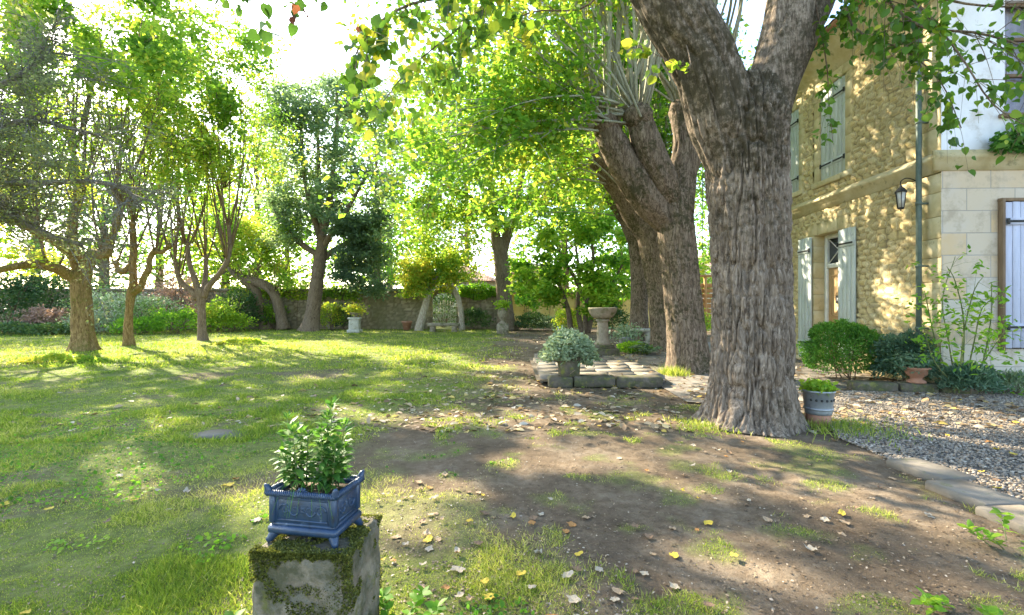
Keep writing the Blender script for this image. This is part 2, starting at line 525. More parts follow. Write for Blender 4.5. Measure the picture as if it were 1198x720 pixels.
mb.add(gp, [np.stack([i + j, i + j + 1, i + nx + j + 1, i + nx + j], -1).reshape(-1, 4)], gmask)
m, nt, b, out = new_mat('soil_and_lawn')
n1 = noise(nt, 1.3, 6, .62)
n2 = noise(nt, 14, 8, .7)
n3 = noise(nt, 70, 6, .75)
soil = ramp(nt, mix(nt, .45, n1, n2), [(.34, (.080, .057, .036)), (.5, (.152, .112, .073)), (.68, (.28, .222, .155))])
soil = mix(nt, ramp(nt, n3, [(.55, (0, 0, 0)), (.68, (.7, .7, .7))]), soil, (.075, .052, .036))
soil = mix(nt, ramp(nt, noise(nt, 110, 3, .6), [(.66, (0, 0, 0)), (.72, (.8, .8, .8))]), soil, (.36, .31, .25))
lawn = ramp(nt, mix(nt, .5, n2, noise(nt, 3.1, 5, .6)), [(.36, (.085, .115, .03)), (.5, (.15, .185, .045)), (.66, (.26, .25, .09))])
k = mix(nt, 1.0, attr(nt), ramp(nt, n2, [(.3, (.55, .55, .55)), (.6, (1, 1, 1))]), 'MULTIPLY')
nt.links.new(mix(nt, k, soil, lawn), b.inputs['Base Color'])
b.inputs['Roughness'].default_value = .95
b.inputs['Specular IOR Level'].default_value = .1
bp = bump(nt, n2, .6, .03, b)
bump(nt, n3, .8, .012, b, bp)
ground = tag(mb.build('ground', m), kind='structure')

# gravel sheet, path, paving
def sheet(name, poly, z, mat, thick=.0):
    mb = MB()
    v = [(x, y, z) for x, y in poly]
    mb.add(v, [tuple(range(len(v)))])
    return tag(mb.build(name, mat, smooth=False), kind='structure')
M['gravel_base'] = rough_mat('gravel_base', [(.35, (.10, .088, .072)), (.5, (.19, .168, .14)), (.65, (.29, .262, .225))], 55, bs=1, bd=.02, fine=45)
ys = np.linspace(1.4, 7.35, 24)
sheet('gravel_yard', [(13.5, 1.4), (13.5, 7.35)] + [(float(gravel_edge(y) + .04 * math.sin(y * 9)), float(y)) for y in ys[::-1]], -.003, M['gravel_base'])
M['path'] = rough_mat('path', [(.3, (.13, .115, .095)), (.55, (.20, .18, .15)), (.75, (.28, .25, .215))], 2.5, bs=.7, bd=.012, fine=30, patch=[((.14, .10, .07), 4, .52, .64)])
sheet('path', [(2.35, 6.5), (3.2, 6.25), (3.75, 5.95), (4.35, 6.3), (5.1, 7.36), (5.55, 7.7), (6.72, 9.0), (6.95, 17), (4.6, 17), (2.6, 11.6), (2.42, 9)], -.002, M['path'])

# ------------------------------------------------------------------ the house (local x along its front, y along its side)
HC = np.array([6.68, 7.5, 0.0])
HRZ = rad(-2.12)
house = thing('stone_house', 'two storey house with honey rubble stone side, whitewashed front and grey shutters', 'house', None, HC, HRZ)
def hw(x, y, z):                            # house local -> world
    return HC + np.array([x * math.cos(HRZ) - y * math.sin(HRZ), x * math.sin(HRZ) + y * math.cos(HRZ), z])
HL, HW, EAVE = 6.6, 8.2, 6.75
WINS = [(2.29, 3.16, 4.0, 6.0), (3.98, 4.85, 4.0, 6.0)]
DOOR = (2.43, 3.36, .10, 2.85)
def worley(p, rows_h, st_w):
    """coursed rubble: jittered brick-like cells; returns edge distance and stone id"""
    r = np.floor(p[:, 1] / rows_h + (vnoise(np.stack([p[:, 0] * 1.3, p[:, 1] * .7, 0 * p[:, 0]], 1)) - .5) * 1.1)
    best = np.full(len(p), 9.); sec = np.full(len(p), 9.); ident = np.zeros(len(p))
    for dr in (-1, 0, 1):
        rr = r + dr
        hsh = np.sin(rr * 12.9898) * 43758.5453
        off = hsh - np.floor(hsh)
        c = np.floor(p[:, 0] / st_w + off)
        for dc in (-1, 0, 1):
            cc = c + dc
            h1 = np.sin(cc * 127.1 + rr * 311.7) * 43758.5453; h1 -= np.floor(h1)
            h2 = np.sin(cc * 269.5 + rr * 183.3) * 43758.5453; h2 -= np.floor(h2)
            cx = (cc + .5 - off + (h1 - .5) * .8) * st_w
            cy = (rr + .5 + (h2 - .5) * .55) * rows_h
            d = np.sqrt(((p[:, 0] - cx) / st_w) ** 2 + ((p[:, 1] - cy) / rows_h) ** 2)
            up = d < best
            sec = np.where(up, best, np.minimum(sec, d))
            ident = np.where(up, h1 * .6 + h2 * .4, ident)
            best = np.where(up, d, best)
    return sec - best, ident
st = .032
uy = np.arange(.42, HL + st, st)
uz = np.arange(0, EAVE + st, st)
U, Z = np.meshgrid(uy, uz)
q = np.stack([U.ravel(), Z.ravel()], 1)
q3 = np.stack([q[:, 0], q[:, 1], 0 * q[:, 0]], 1)
wq = q + (np.stack([fbm(q3 * 3, 3), fbm(q3 * 3 + 40, 3)], 1) - .5) * .12
ed, ident = worley(wq, .112, .215)
prof = sstep(.02, .30, ed)
disp = prof * (.022 + .040 * ident) + (fbm(q3 * 14, 3) - .5) * .020
disp = np.where((q[:, 1] > 3.36) & (q[:, 1] < 3.72), .0, disp)
v = np.stack([-disp, q[:, 0], q[:, 1]], 1)
nu, nz = len(uy), len(uz)
i = np.arange(nz - 1)[:, None] * nu
j = np.arange(nu - 1)[None]
fq = np.stack([i + j, i + nu + j, i + nu + j + 1, i + j + 1], -1).reshape(-1, 4)
fc = q[fq].mean(1)
keep = np.ones(len(fq), bool)
for (a, b_, c, d) in WINS + [DOOR]:
    keep &= ~((fc[:, 0] > a - .20) & (fc[:, 0] < b_ + .20) & (fc[:, 1] > c - (.12 if c > 1 else .2)) & (fc[:, 1] < d + .26))
mb = MB()
mb.add(v, [fq[keep]], np.clip(prof * (.2 + .8 * ident), 0, 1))
m, nt, b, out = new_mat('rubble_stone')
c = ramp(nt, attr(nt), [(0, (.24, .195, .125)), (.2, (.45, .35, .17)), (.35, (.59, .475, .25)), (.5, (.42, .34, .20)), (.63, (.65, .55, .335)), (.78, (.55, .41, .175)), (1, (.68, .59, .40))])
c = mix(nt, ramp(nt, noise(nt, 1.1, 5, .6), [(.45, (0, 0, 0)), (.7, (.45, .45, .45))]), c, (.36, .31, .18))
c = mix(nt, ramp(nt, noise(nt, 30, 5, .7), [(.5, (0, 0, 0)), (.7, (.4, .4, .4))]), c, (.2, .165, .09))
nt.links.new(c, b.inputs['Base Color'])
b.inputs['Roughness'].default_value = .92
b.inputs['Specular IOR Level'].default_value = .1
bump(nt, noise(nt, 60, 6, .7), .6, .012, b)
mb.build('side_wall', m, house)

M['quoin'] = rough_mat('quoin', [(.3, (.42, .33, .17)), (.5, (.53, .44, .25)), (.7, (.61, .53, .35))], 2.6, bs=.4, bd=.008, patch=[((.25, .22, .12), 5, .58, .7)])
# dressed blocks at the corner and round the openings
mb, mb2 = MB(), MB()
z = 0.0
k = 0
while z < EAVE:
    h = .34 + .04 * ((k * 7) % 3 - 1)
    h = min(h, EAVE - z)
    wq_ = .40 if k % 2 else .34
    if h > .05 and not (3.36 < z + h / 2 < 3.72):
        (mb if z < 3.4 else mb2).box((.15, .0 + .43 / 2 + .003, z + h / 2), (.31 + .035, .43, h - .006), bev=.008)
    z += h
    k += 1
mb.build('quoin', M['quoin'], house)
mb2.build('quoin', M['quoin'], house)
def surround(a, b_, c, d, door=False):
    mb = MB()
    z, k = c, 0
    while z < d:
        h = min(.36, d - z)
        for s0, e0 in ((a, -1), (b_, 1)):
            ww = .20 + (.05 if k % 2 else 0)
            mb.box((.15, s0 + e0 * ww / 2, z + h / 2), (.35, ww - .003, h - .005), bev=.006)
        z += h
        k += 1
    n = 4
    wv = b_ - a + .46
    for q_ in range(n):
        mb.box((.15, a - .23 + wv * (q_ + .5) / n, d + .14), (.354, wv / n - .004, .275), bev=.006)
    if not door:
        mb.box((.12, (a + b_) / 2, c - .06), (.40, b_ - a + .44, .115), bev=.01)
    else:
        mb.box((.1, (a + b_) / 2, c - .07), (.62, b_ - a + .3, .14), bev=.012)
    return mb
for a in WINS:
    surround(*a).build('window_surround', M['quoin'], house)
surround(*DOOR, door=True).build('door_surround', M['quoin'], house)

# string course between the storeys, eaves cornice, roof
def moulding(prof, y0, y1):                 # profile (x outwards negative, z), run along y on the side wall
    mb = MB()
    p = np.array(prof)
    n = len(p)
    v = [(x, y, z) for y in (y0, y1) for x, z in p]
    f = [(i, (i + 1) % n, n + (i + 1) % n, n + i) for i in range(n)] + [tuple(range(n - 1, -1, -1)), tuple(range(n, 2 * n))]
    mb.add(v, f)
    return mb
SC = [(.1, 3.38), (-.045, 3.38), (-.05, 3.50), (-.075, 3.51), (-.085, 3.55), (-.12, 3.565), (-.125, 3.61), (-.09, 3.63), (-.02, 3.70), (.1, 3.70)]
moulding(SC, .0, HL).build('string_course', M['quoin'], house, smooth=False)
EC = [(.1, 6.2), (-.03, 6.2), (-.05, 6.34), (-.12, 6.38), (-.14, 6.46), (-.26, 6.5), (-.28, 6.60), (-.36, 6.64), (-.38, 6.76), (.1, 6.76)]
moulding(EC, -.35, HL + .2).build('eaves_cornice', M['quoin'], house, smooth=False)
def fmould(prof, x0, x1):
    mb = MB()
    n = len(prof)
    v = [(x, yy, z) for x in (x0, x1) for yy, z in prof]
    mb.add(v, [(n + i, n + (i + 1) % n, (i + 1) % n, i) for i in range(n)] + [tuple(range(n)), tuple(range(2 * n - 1, n - 1, -1))])
    return mb
fmould([(y * .5, z + .003) for y, z in SC], -.123, HW).build('string_course', M['quoin'], house, smooth=False)
fmould([(y, z + .003) for y, z in EC], -.378, HW).build('eaves_cornice', M['quoin'], house, smooth=False)
# front wall: limewash above, blocks below
def front_sheet(z0, z1, holes, mat, name, thick=.4):
    xs = sorted({-0.022, HW, *[h[0] for h in holes], *[h[1] for h in holes]})
    zs = sorted({z0, z1, *[h[2] for h in holes], *[h[3] for h in holes]})
    mb = MB()
    for a, c in zip(xs[:-1], xs[1:]):
        for e, d in zip(zs[:-1], zs[1:]):
            mx, mz = (a + c) / 2, (e + d) / 2
            if any(h[0] < mx < h[1] and h[2] < mz < h[3] for h in holes):
                continue
            mb.add([(a, 0, e), (c, 0, e), (c, 0, d), (a, 0, d)], [(0, 1, 2, 3)])
    for h in holes:
        a, c, e, d = h
        t = .24
        mb.add([(a, 0, e), (c, 0, e), (c, 0, d), (a, 0, d), (a, t, e), (c, t, e), (c, t, d), (a, t, d)], [(0, 4, 5, 1), (1, 5, 6, 2), (2, 6, 7, 3), (3, 7, 4, 0)])
    return mb.build(name, mat, house, smooth=False)
m, nt, b, out = new_mat('front_blocks')
tc = N_(nt, 'ShaderNodeTexCoord').outputs['Object']
mp = N_(nt, 'ShaderNodeMapping')
mp.inputs['Rotation'].default_value = (rad(-90), 0, 0)
nt.links.new(tc, mp.inputs[0])
bt = N_(nt, 'ShaderNodeTexBrick')
nt.links.new(mp.outputs[0], bt.inputs['Vector'])
bt.inputs['Color1'].default_value = (.52, .47, .39, 1)
bt.inputs['Color2'].default_value = (.56, .39, .20, 1)
bt.inputs['Mortar'].default_value = (.34, .30, .24, 1)
bt.inputs['Scale'].default_value = 1
bt.inputs['Mortar Size'].default_value = .009
bt.inputs['Mortar Smooth'].default_value = .4
bt.inputs['Bias'].default_value = .05
bt.inputs['Brick Width'].default_value = .72
bt.inputs['Row Height'].default_value = .345
c = mix(nt, ramp(nt, noise(nt, 1.4, 6, .65), [(.46, (0, 0, 0)), (.66, (.32, .32, .32))]), bt.outputs[0], (.50, .475, .44))
c = mix(nt, ramp(nt, noise(nt, 3.2, 6, .7), [(.50, (0, 0, 0)), (.64, (.75, .75, .75))]), c, (.36, .29, .20))
nt.links.new(c, b.inputs['Base Color'])
b.inputs['Roughness'].default_value = .9
h = mix(nt, .6, noise(nt, 20, 6, .7), bt.outputs['Fac'])
n_ = N_(nt, 'ShaderNodeBump'); n_.invert = True
n_.inputs['Strength'].default_value = .5; n_.inputs['Distance'].default_value = .012
nt.links.new(h, n_.inputs['Height']); nt.links.new(n_.outputs[0], b.inputs['Normal'])
M['front_blocks'] = m
M['limewash'] = rough_mat('limewash', [(.3, (.58, .57, .56)), (.55, (.70, .695, .69)), (.75, (.76, .755, .75))], 2.2, bs=.25, bd=.01, fine=25, patch=[((.50, .46, .40), 3, .54, .7), ((.38, .36, .32), 7, .6, .75)])
LW = [(.93, 2.03, .62, 2.90), (4.4, 5.5, .62, 2.9)]
UW = [(.93, 2.03, 4.24, 6.0), (4.4, 5.5, 4.24, 6.0)]
front_sheet(0, 3.40, LW, M['front_blocks'], 'front_wall')
front_sheet(3.69, 6.3, UW, M['limewash'], 'upper_front_wall')
mb = MB()                                    # rear and far walls
mb.box((HW / 2 + .2, HL - .1, EAVE / 2), (HW - .4, .2, EAVE))
mb.box((HW - .1, HL / 2, EAVE / 2), (.2, HL - .45, EAVE))
mb.build('rear_wall', M['quoin'], house, smooth=False)
# roof of canal tiles: rows of half round ridges on four slopes
m = rough_mat('roof_tile', [(.3, (.28, .13, .075)), (.55, (.42, .22, .13)), (.75, (.5, .33, .22))], 5, bs=.6, bd=.01, patch=[((.2, .19, .16), 6, .56, .7)])
M['roof_tile'] = m
def roof_mesh(x0, x1, y0, y1, z, rise):
    """hipped roof whose surface ripples like tiles"""
    mb = MB()
    stp = .07
    xs, ys_ = np.arange(x0, x1 + stp, stp), np.arange(y0, y1 + stp, stp)
    A, B = np.meshgrid(xs, ys_)
    dx = np.minimum(A - x0, x1 - A)
    dy = np.minimum(B - y0, y1 - B)
    d = np.minimum(dx, dy).clip(0)
    half = min(x1 - x0, y1 - y0) / 2
    cross = np.where(dx < dy, B, A)
    hh = z + d / half * rise + .035 * np.abs(np.sin(cross * math.pi / .2)) - .03 * ((d / .33) % 1)
    v = np.stack([A, B, hh], -1).reshape(-1, 3)
    n, k = len(xs), len(ys_)
    i = np.arange(k - 1)[:, None] * n
    j = np.arange(n - 1)[None]
    mb.add(v, [np.stack([i + j, i + j + 1, i + n + j + 1, i + n + j], -1).reshape(-1, 4)])
    mb.box(((x0 + x1) / 2, (y0 + y1) / 2, z - .03), (x1 - x0 - .02, y1 - y0 - .02, .05))
    return mb
roof_mesh(-.52, HW + .5, -.5, HL + .4, 6.82, 1.5).build('roof', M['roof_tile'], house, smooth=False)

# shutters: planks, ledges, hinges
M['shutter'] = rough_mat('shutter', [(.3, (.36, .39, .37)), (.55, (.48, .51, .48)), (.75, (.56, .58, .55))], 4, sc=(1, 1, .25), bs=.4, bd=.006, fine=40, patch=[((.27, .26, .21), 14, .6, .7)])
M['shutter_lilac'] = rough_mat('shutter_lilac', [(.3, (.36, .365, .43)), (.55, (.47, .475, .55)), (.75, (.55, .555, .62))], 4, sc=(1, 1, .2), bs=.4, bd=.006, fine=40, patch=[((.36, .33, .33), 16, .6, .7)])
M['wood'] = rough_mat('wood', [(.3, (.13, .085, .05)), (.7, (.26, .18, .11))], 6, sc=(1, 1, .2), bs=.3)
M['glass_dark'], nt_, b_, o_ = new_mat('window_glass')
b_.inputs['Base Color'].default_value = (.05, .06, .07, 1)
b_.inputs['Roughness'].default_value = .05
b_.inputs['Specular IOR Level'].default_value = .8
m, nt, b, out = new_mat('clear_glass')
tr = N_(nt, 'ShaderNodeBsdfTransparent')
b.inputs['Base Color'].default_value = (.1, .1, .1, 1)
b.inputs['Roughness'].default_value = .04
ms = N_(nt, 'ShaderNodeMixShader')
ms.inputs[0].default_value = .82
nt.links.new(b.outputs[0], ms.inputs[1]); nt.links.new(tr.outputs[0], ms.inputs[2]); nt.links.new(ms.outputs[0], out.inputs[0])
M['glass_clear'] = m
def shutter(u0, u1, z0, z1, face, mat, off, edge=None):
    """face 'side' lies on the x=0 wall, 'front' on the y=0 wall"""
    mb, hgs = MB(), []
    n = max(3, round((u1 - u0) / .125))
    wv = (u1 - u0) / n
    def bx(mbb, u, z, t, du, dz, dt, bev=.004):
        if face == 'side':
            mbb.box((-t, u, z), (dt, du, dz), bev=bev)
        else:
            mbb.box((u, -t, z), (du, dt, dz), bev=bev)
    for k in range(n):
        bx(mb, u0 + wv * (k + .5), (z0 + z1) / 2 + .004 * ((k * 5) % 3 - 1), off + .0012 * ((k * 3) % 4), wv - .006, z1 - z0, .028)
    for zz in (z0 + .32, z1 - .30):
        bx(mb, (u0 + u1) / 2, zz, off + .027, (u1 - u0) - .03, .11, .022)
        hg = MB()
        hgs.append(hg)
        bx(hg, (u0 + u1) / 2, zz, off + .041, (u1 - u0) * .86, .035, .008, .002)
        bx(hg, u1 - .03 if (edge != 'lo') else u0 + .03, zz, off + .046, .045, .09, .02, .004)
    o = mb.build('shutter', mat, house, smooth=False)
    for hg in hgs:
        hg.build('hinge', M['iron'], o, smooth=False)
    return o
shutter(1.90, 2.42, .22, 2.83, 'side', M['shutter'], .068, 'hi')
shutter(3.37, 3.90, .12, 2.83, 'side', M['shutter'], .068, 'lo')
for a, b2, c, d in WINS:
    mid = (a + b2) / 2
    shutter(a + .01, mid - .003, c + .01, d - .01, 'side', M['shutter'], -.02, 'lo')
    shutter(mid + .003, b2 - .01, c + .01, d - .01, 'side', M['shutter'], -.02, 'hi')
shutter(.87, 1.46, .64, 2.88, 'front', M['shutter_lilac'], .045, 'lo')
shutter(1.47, 2.06, .64, 2.88, 'front', M['shutter_lilac'], .045, 'hi')
shutter(4.38, 5.52, .64, 2.88, 'front', M['shutter_lilac'], .045, 'hi')
mb = MB()
for zz in (.62, 1.2, 1.8, 2.4):
    pass
mb.box((.845, -.035, 1.76), (.045, .10, 2.34), bev=.005)
mb.box((1.46, -.03, 2.915), (1.28, .09, .05), bev=.005)
mb.build('shutter_frame', M['wood'], house, smooth=False)
for a, c, e, d in UW:                        # upper front windows
    mb = MB()
    mb.box((a + .03, .10, (e + d) / 2), (.06, .08, d - e), bev=.004)
    mb.box((c - .03, .10, (e + d) / 2), (.06, .08, d - e), bev=.004)
    mb.box(((a + c) / 2, .10, (e + d) / 2), (.07, .07, d - e - .12), bev=.004)
    for zz in (e + .03, d - .03, e + (d - e) * .36, e + (d - e) * .68):
        mb.box(((a + c) / 2, .097, zz), (c - a - .12, .06, .05), bev=.004)
    fr = mb.build('window', M['wood'], house, smooth=False)
    g = MB()
    g.box(((a + c) / 2, .13, (e + d) / 2), (c - a, .012, d - e))
    g.build('pane', M['glass_clear'], fr, smooth=False)
    sl_ = MB()
    sl_.box(((a + c) / 2, .02, e - .03), (c - a + .2, .20, .055), bev=.008)
    sl_.build('sill', M['wood'], fr, smooth=False)
    cu = MB()
    n = 60
    xs_ = np.linspace(a + .03, c - .03, n)
    yy = .22 + .018 * np.sin(xs_ * 48)
    v = np.concatenate([np.stack([xs_, yy, 0 * xs_ + e], 1), np.stack([xs_, yy, 0 * xs_ + d], 1)])
    cu.add(v, [(k, k + 1, n + k + 1, n + k) for k in range(n - 1)])
    M['curtain'] = M.get('curtain') or rough_mat('curtain', [(.3, (.45, .46, .58)), (.7, (.62, .62, .72))], 9, bs=.1)
    cu.build('curtain', M['curtain'], fr)
# near-black panels, painted as the shade of rooms behind closed upper side windows
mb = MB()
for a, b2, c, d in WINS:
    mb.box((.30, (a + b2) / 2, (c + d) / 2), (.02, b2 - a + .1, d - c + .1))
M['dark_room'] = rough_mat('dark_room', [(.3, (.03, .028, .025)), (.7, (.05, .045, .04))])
mb.build('dark_room_panel', M['dark_room'], house, smooth=False)
# the door
M['white_paint'] = rough_mat('white_paint', [(.3, (.58, .57, .52)), (.7, (.72, .71, .66))], 6, bs=.2)
M['door_paint'] = rough_mat('door_paint', [(.3, (.36, .22, .10)), (.7, (.46, .30, .15))], 5, bs=.15, sc=(1, 1, .2))
a, b2, c, d = DOOR
mb = MB()
mb.box((.25, a + .045, (c + d) / 2), (.09, .09, d - c), bev=.006)
mb.box((.25, b2 - .045, (c + d) / 2), (.09, .09, d - c), bev=.006)
mb.box((.25, (a + b2) / 2, d - .045), (.086, b2 - a - .18, .09), bev=.006)
mb.box((.25, (a + b2) / 2, 2.16), (.088, b2 - a - .18, .10), bev=.006)
dw = (b2 - a - .18)
for s_ in (1, -1):                           # crossed transom bars
    p0, p1 = np.array([.245, a + .09, 2.21 if s_ > 0 else d - .09]), np.array([.245, b2 - .09, d - .09 if s_ > 0 else 2.21])
    mb.tube([p0, (p0 + p1) / 2, p1], .012, 6)
fr = mb.build('door_frame', M['white_paint'], house, smooth=False)
g = MB()
g.box((.275, (a + b2) / 2, 2.48), (.01, dw, .56))
g.build('transom_pane', M['glass_dark'], fr, smooth=False)
mb = MB()
zc = (c + 2.11) / 2
mb.box((.27, (a + b2) / 2, zc), (.045, dw, 2.11 - c), bev=.004)
for zz, hh in ((c + .45, .62), (c + 1.42, .92)):
    for e0, e1, f0, f1 in ((-.28, .28, -.5, -.46), (-.28, .28, .46, .5)):
        mb.box((.243, (a + b2) / 2, zz + hh * f0), (.02, .58, .035), bev=.005)
    for e0 in (-.28, .28):
        mb.box((.243, (a + b2) / 2 + e0, zz), (.021, .03, hh), bev=.005)
dr = mb.build('door', M['door_paint'], house, smooth=False)
mb = MB()
mb.box((.228, (a + b2) / 2 - .02, 1.42), (.02, .24, .17), bev=.01)
pl = mb.build('letter_plate', M['iron'], dr, smooth=False)
mb = MB()
mb.box((.214, (a + b2) / 2 - .02, 1.42), (.012, .14, .07), bev=.004)
mb.build('letter_flap', M['zinc'], pl, smooth=False)
mb = MB()
mb.box((.235, (a + b2) / 2 - .02, 1.20), (.012, .15, .09), bev=.003)
mb.build('notice', M['white_paint'], dr, smooth=False)
mb = MB()
mb.tube([(.24, a + .17, 1.1), (.19, a + .17, 1.1), (.19, a + .28, 1.1)], .011, 8)
mb.build('handle', M['iron'], dr)
# downpipe
mb = MB()
mb.tube(smooth_path([(-.28, .25, 6.45), (-.26, .25, 6.3), (-.17, .25, 6.0), (-.165, .25, 5.7)], step=.1)[0], .040, 12)
mb.tube([(-.165, .25, 5.75), (-.165, .25, .05)], .040, 12)
for zz in (5.2, 4.2, 2.9, 1.9, .9):
    mb.tube([(-.165, .25, zz), (-.165, .25, zz + .05)], .047, 12)
    mb.box((-.08, .25, zz + .025), (.17, .03, .03))
mb.build('downpipe', M['green_metal'], house)
# hanging lantern on a bracket
lp = hw(-.31, .43, 3.02)
lan = thing('wall_lantern', 'small black glazed lantern on a bracket beside the drainpipe', 'lantern', None, lp, HRZ)
lan.scale = (.86, .86, .86)
mb = MB()
mb.tube(smooth_path([(.36, 0, .12), (.30, 0, .34), (.12, 0, .42), (0, 0, .36), (0, 0, .27)], step=.03)[0], .010, 8)
mb.tube([(.35, 0, -.02), (.35, 0, .36)], .012, 8)
mb.box((.352, 0, .15), (.02, .07, .2), bev=.006)
mb.build('bracket', M['iron'], lan)
mb = MB()
mb.lathe([(.004, .29), (.02, .28), (.025, .25), (.05, .235), (.105, .165), (.11, .15), (.085, .148)], n=6)
mb.lathe([(.05, -.17), (.058, -.155), (.058, -.14), (.02, -.138)], n=6)
mb.lathe([(.003, -.215), (.012, -.2), (.012, -.17)], n=6)
for k in range(6):
    a_ = k * math.pi / 3
    mb.tube([(.054 * math.cos(a_), .054 * math.sin(a_), -.15), (.088 * math.cos(a_), .088 * math.sin(a_), .155)], .006, 5)
mb.build('frame', M['iron'], lan, smooth=False)
mb = MB()
mb.lathe([(.050, -.14), (.083, .15)], n=6)
m, nt, b, out = new_mat('lantern_glass')
b.inputs['Base Color'].default_value = (.75, .73, .66, 1)
b.inputs['Roughness'].default_value = .25
b.inputs['Transmission Weight'].default_value = .35
mb.build('lantern_pane', m, lan, smooth=False)

# ------------------------------------------------------------------ trees
LM, LS, CF = 1.9, 1.1, 1.6                          # leaf count and size over all crowns
class Tree:
    def __init__(s, foot):
        s.foot = np.array([foot[0], foot[1], -.03])
        s.wood, s.lv = MB(), MB()
        s.shoot_mb = MB()
    def px(s, pts):                          # [(px, py, depth)] -> world points
        return np.array([at(*p) for p in pts])
    def limb(s, pts, r, n=24, step=.12, amp=.012, freq=9, flare=0, lump=.05, seed=0, fl_h=.3, vert=.16):
        bark_tube(s.wood, pts, r, n, step, amp, freq, flare, fl_h, lump, seed, vert)
    def knuckle(s, c, r, seed=0):
        d = unit(R.normal(size=(1, 3)))[0] * .1 * r
        pts = [c - np.array([0, 0, r * .9]), c - np.array([0, 0, r * .4]) + d, c + d, c + np.array([0, 0, r * .6]), c + np.array([0, 0, r])]
        bark_tube(s.wood, pts, [r * .5, r * .95, r * 1.05, r * .75, r * .1], 18, r * .25, r * .12, 9, 0, .3, .16, seed)
    def shoot(s, p0, p1, r, sag=0.0, bow=(0, 0, 0), n=6, wob=.06):
        L = np.linalg.norm(p1 - p0)
        t = np.linspace(0, 1, 9)[:, None]
        p = p0 + (p1 - p0) * t + np.array(bow) * (4 * t * (1 - t)) * L - np.array([0, 0, 1.]) * sag * L * t ** 2
        w_ = R.normal(size=(9, 3)) * wob * r * 3
        w_[0] = 0
        p = p + np.cumsum(w_, 0) * .5
        s.shoot_mb.tube(p, r * (1 - .8 * t[:, 0]), n)
        return p
    def twigs(s, path, r, n, L, lo=.2, up=.2):
        """side twigs off a path: returns them"""
        out = []
        K = len(path)
        for k in range(n):
            t = (lo + (1 - lo) * R.random()) * (K - 1.001)
            i = int(t)
            p = path[i] + (path[i + 1] - path[i]) * (t - i)
            d = unit((path[i + 1] - path[i])[None])[0] * .7 + R.normal(size=3) * .65
            d[2] += up
            d /= np.linalg.norm(d)
            l = L * (.5 + .8 * R.random())
            q = np.array([p, p + d * l * .5 + R.normal(size=3) * .03, p + d * l - np.array([0, 0, .12 * l])])
            s.shoot_mb.tube(q, [r, r * .7, r * .3], 4)
            out.append(q)
        return out
    def leaves(s, path, n, spread, size, lo=.1, kind='quad', tint=.5, tvar=.22, **kw):
        K = len(path)
        n = int(n * LM)
        t = (lo + (1 - lo) * R.random(n)) * (K - 1.001)
        i = t.astype(int)
        p = path[i] + (path[i + 1] - path[i]) * (t - i)[:, None]
        p = p + R.normal(size=(n, 3)) * spread
        rnd_leaves(s.lv, p, size * LS, kind, tint0=tint, tvar=tvar, **kw)
    def done(s, name, label, bark, leaf, group=None, shoot=None, crown='crown'):
        o = thing(name, label, 'tree', group, s.foot)
        if s.wood.n:
            tr = s.wood.build('trunk', M[bark], o, origin=s.foot)
        if s.shoot_mb.n:
            s.shoot_mb.build('branches', M[shoot or bark], o, origin=s.foot)
        if s.lv.n:
            s.lv.build(crown, M[leaf], o, origin=s.foot)
        return o
GL = 'old pollarded limes in a row'

# ---- the great lime in front
T = Tree(gnd(874, 492))
D0 = 5.45
T.limb(T.px([(877, 494, D0), (879, 440, D0), (880, 380, D0), (879, 300, D0), (874, 210, D0), (872, 140, D0), (876, 95, D0)]), [.43, .41, .395, .39, .405, .43, .26], 300, .016, .075, 13.0, flare=.34, lump=.13, seed=2, fl_h=.15, vert=.24)
T.limb(T.px([(860, 215, D0), (846, 150, D0 - .05), (822, 70, D0 - .1), (782, 0, D0 - .15), (735, -80, D0 - .2), (690, -190, D0 - .1), (670, -300, D0)]), [.2, .33, .33, .32, .29, .25, .2], 120, .02, .06, 8, lump=.07, seed=4, vert=.13)
T.limb(T.px([(885, 190, D0), (900, 110, D0 + .05), (916, 50, D0 + .05), (925, 0, D0 + .1), (935, -90, D0 + .15), (930, -200, D0 + .2), (945, -320, D0)]), [.2, .26, .25, .24, .22, .18, .15], 70, .03, .03, 9, lump=.07, seed=6, vert=.13)
T.limb(T.px([(892, 190, D0 + .15), (910, 110, D0 + .25), (938, 40, D0 + .35), (957, 0, D0 + .4), (990, -80, D0 + .5), (1035, -190, D0 + .6)]), [.14, .20, .185, .18, .16, .13], 50, .03, .025, 9, lump=.06, seed=8, vert=.13)
heads = [at(670, -300, D0), at(945, -320, D0), at(1035, -190, D0 + .6)]
for h in heads:
    for k in range(16):
        a = R.random() * 6.28
        e = .25 + .9 * R.random()
        L = 2.2 + 2.2 * R.random()
        d = np.array([math.cos(a) * math.cos(e), math.sin(a) * math.cos(e), math.sin(e)])
        if d[2] < .6 and h[2] + d[2] * L < 5.5:
            continue
        p = T.shoot(h, h + d * L, .03, sag=.12)
        for tw in T.twigs(p, .008, 7, .8):
            T.leaves(tw, 26, .16, .12, tint=.42, lo=.1)
        T.leaves(p, 50, .22, .12, tint=.42, lo=.3)
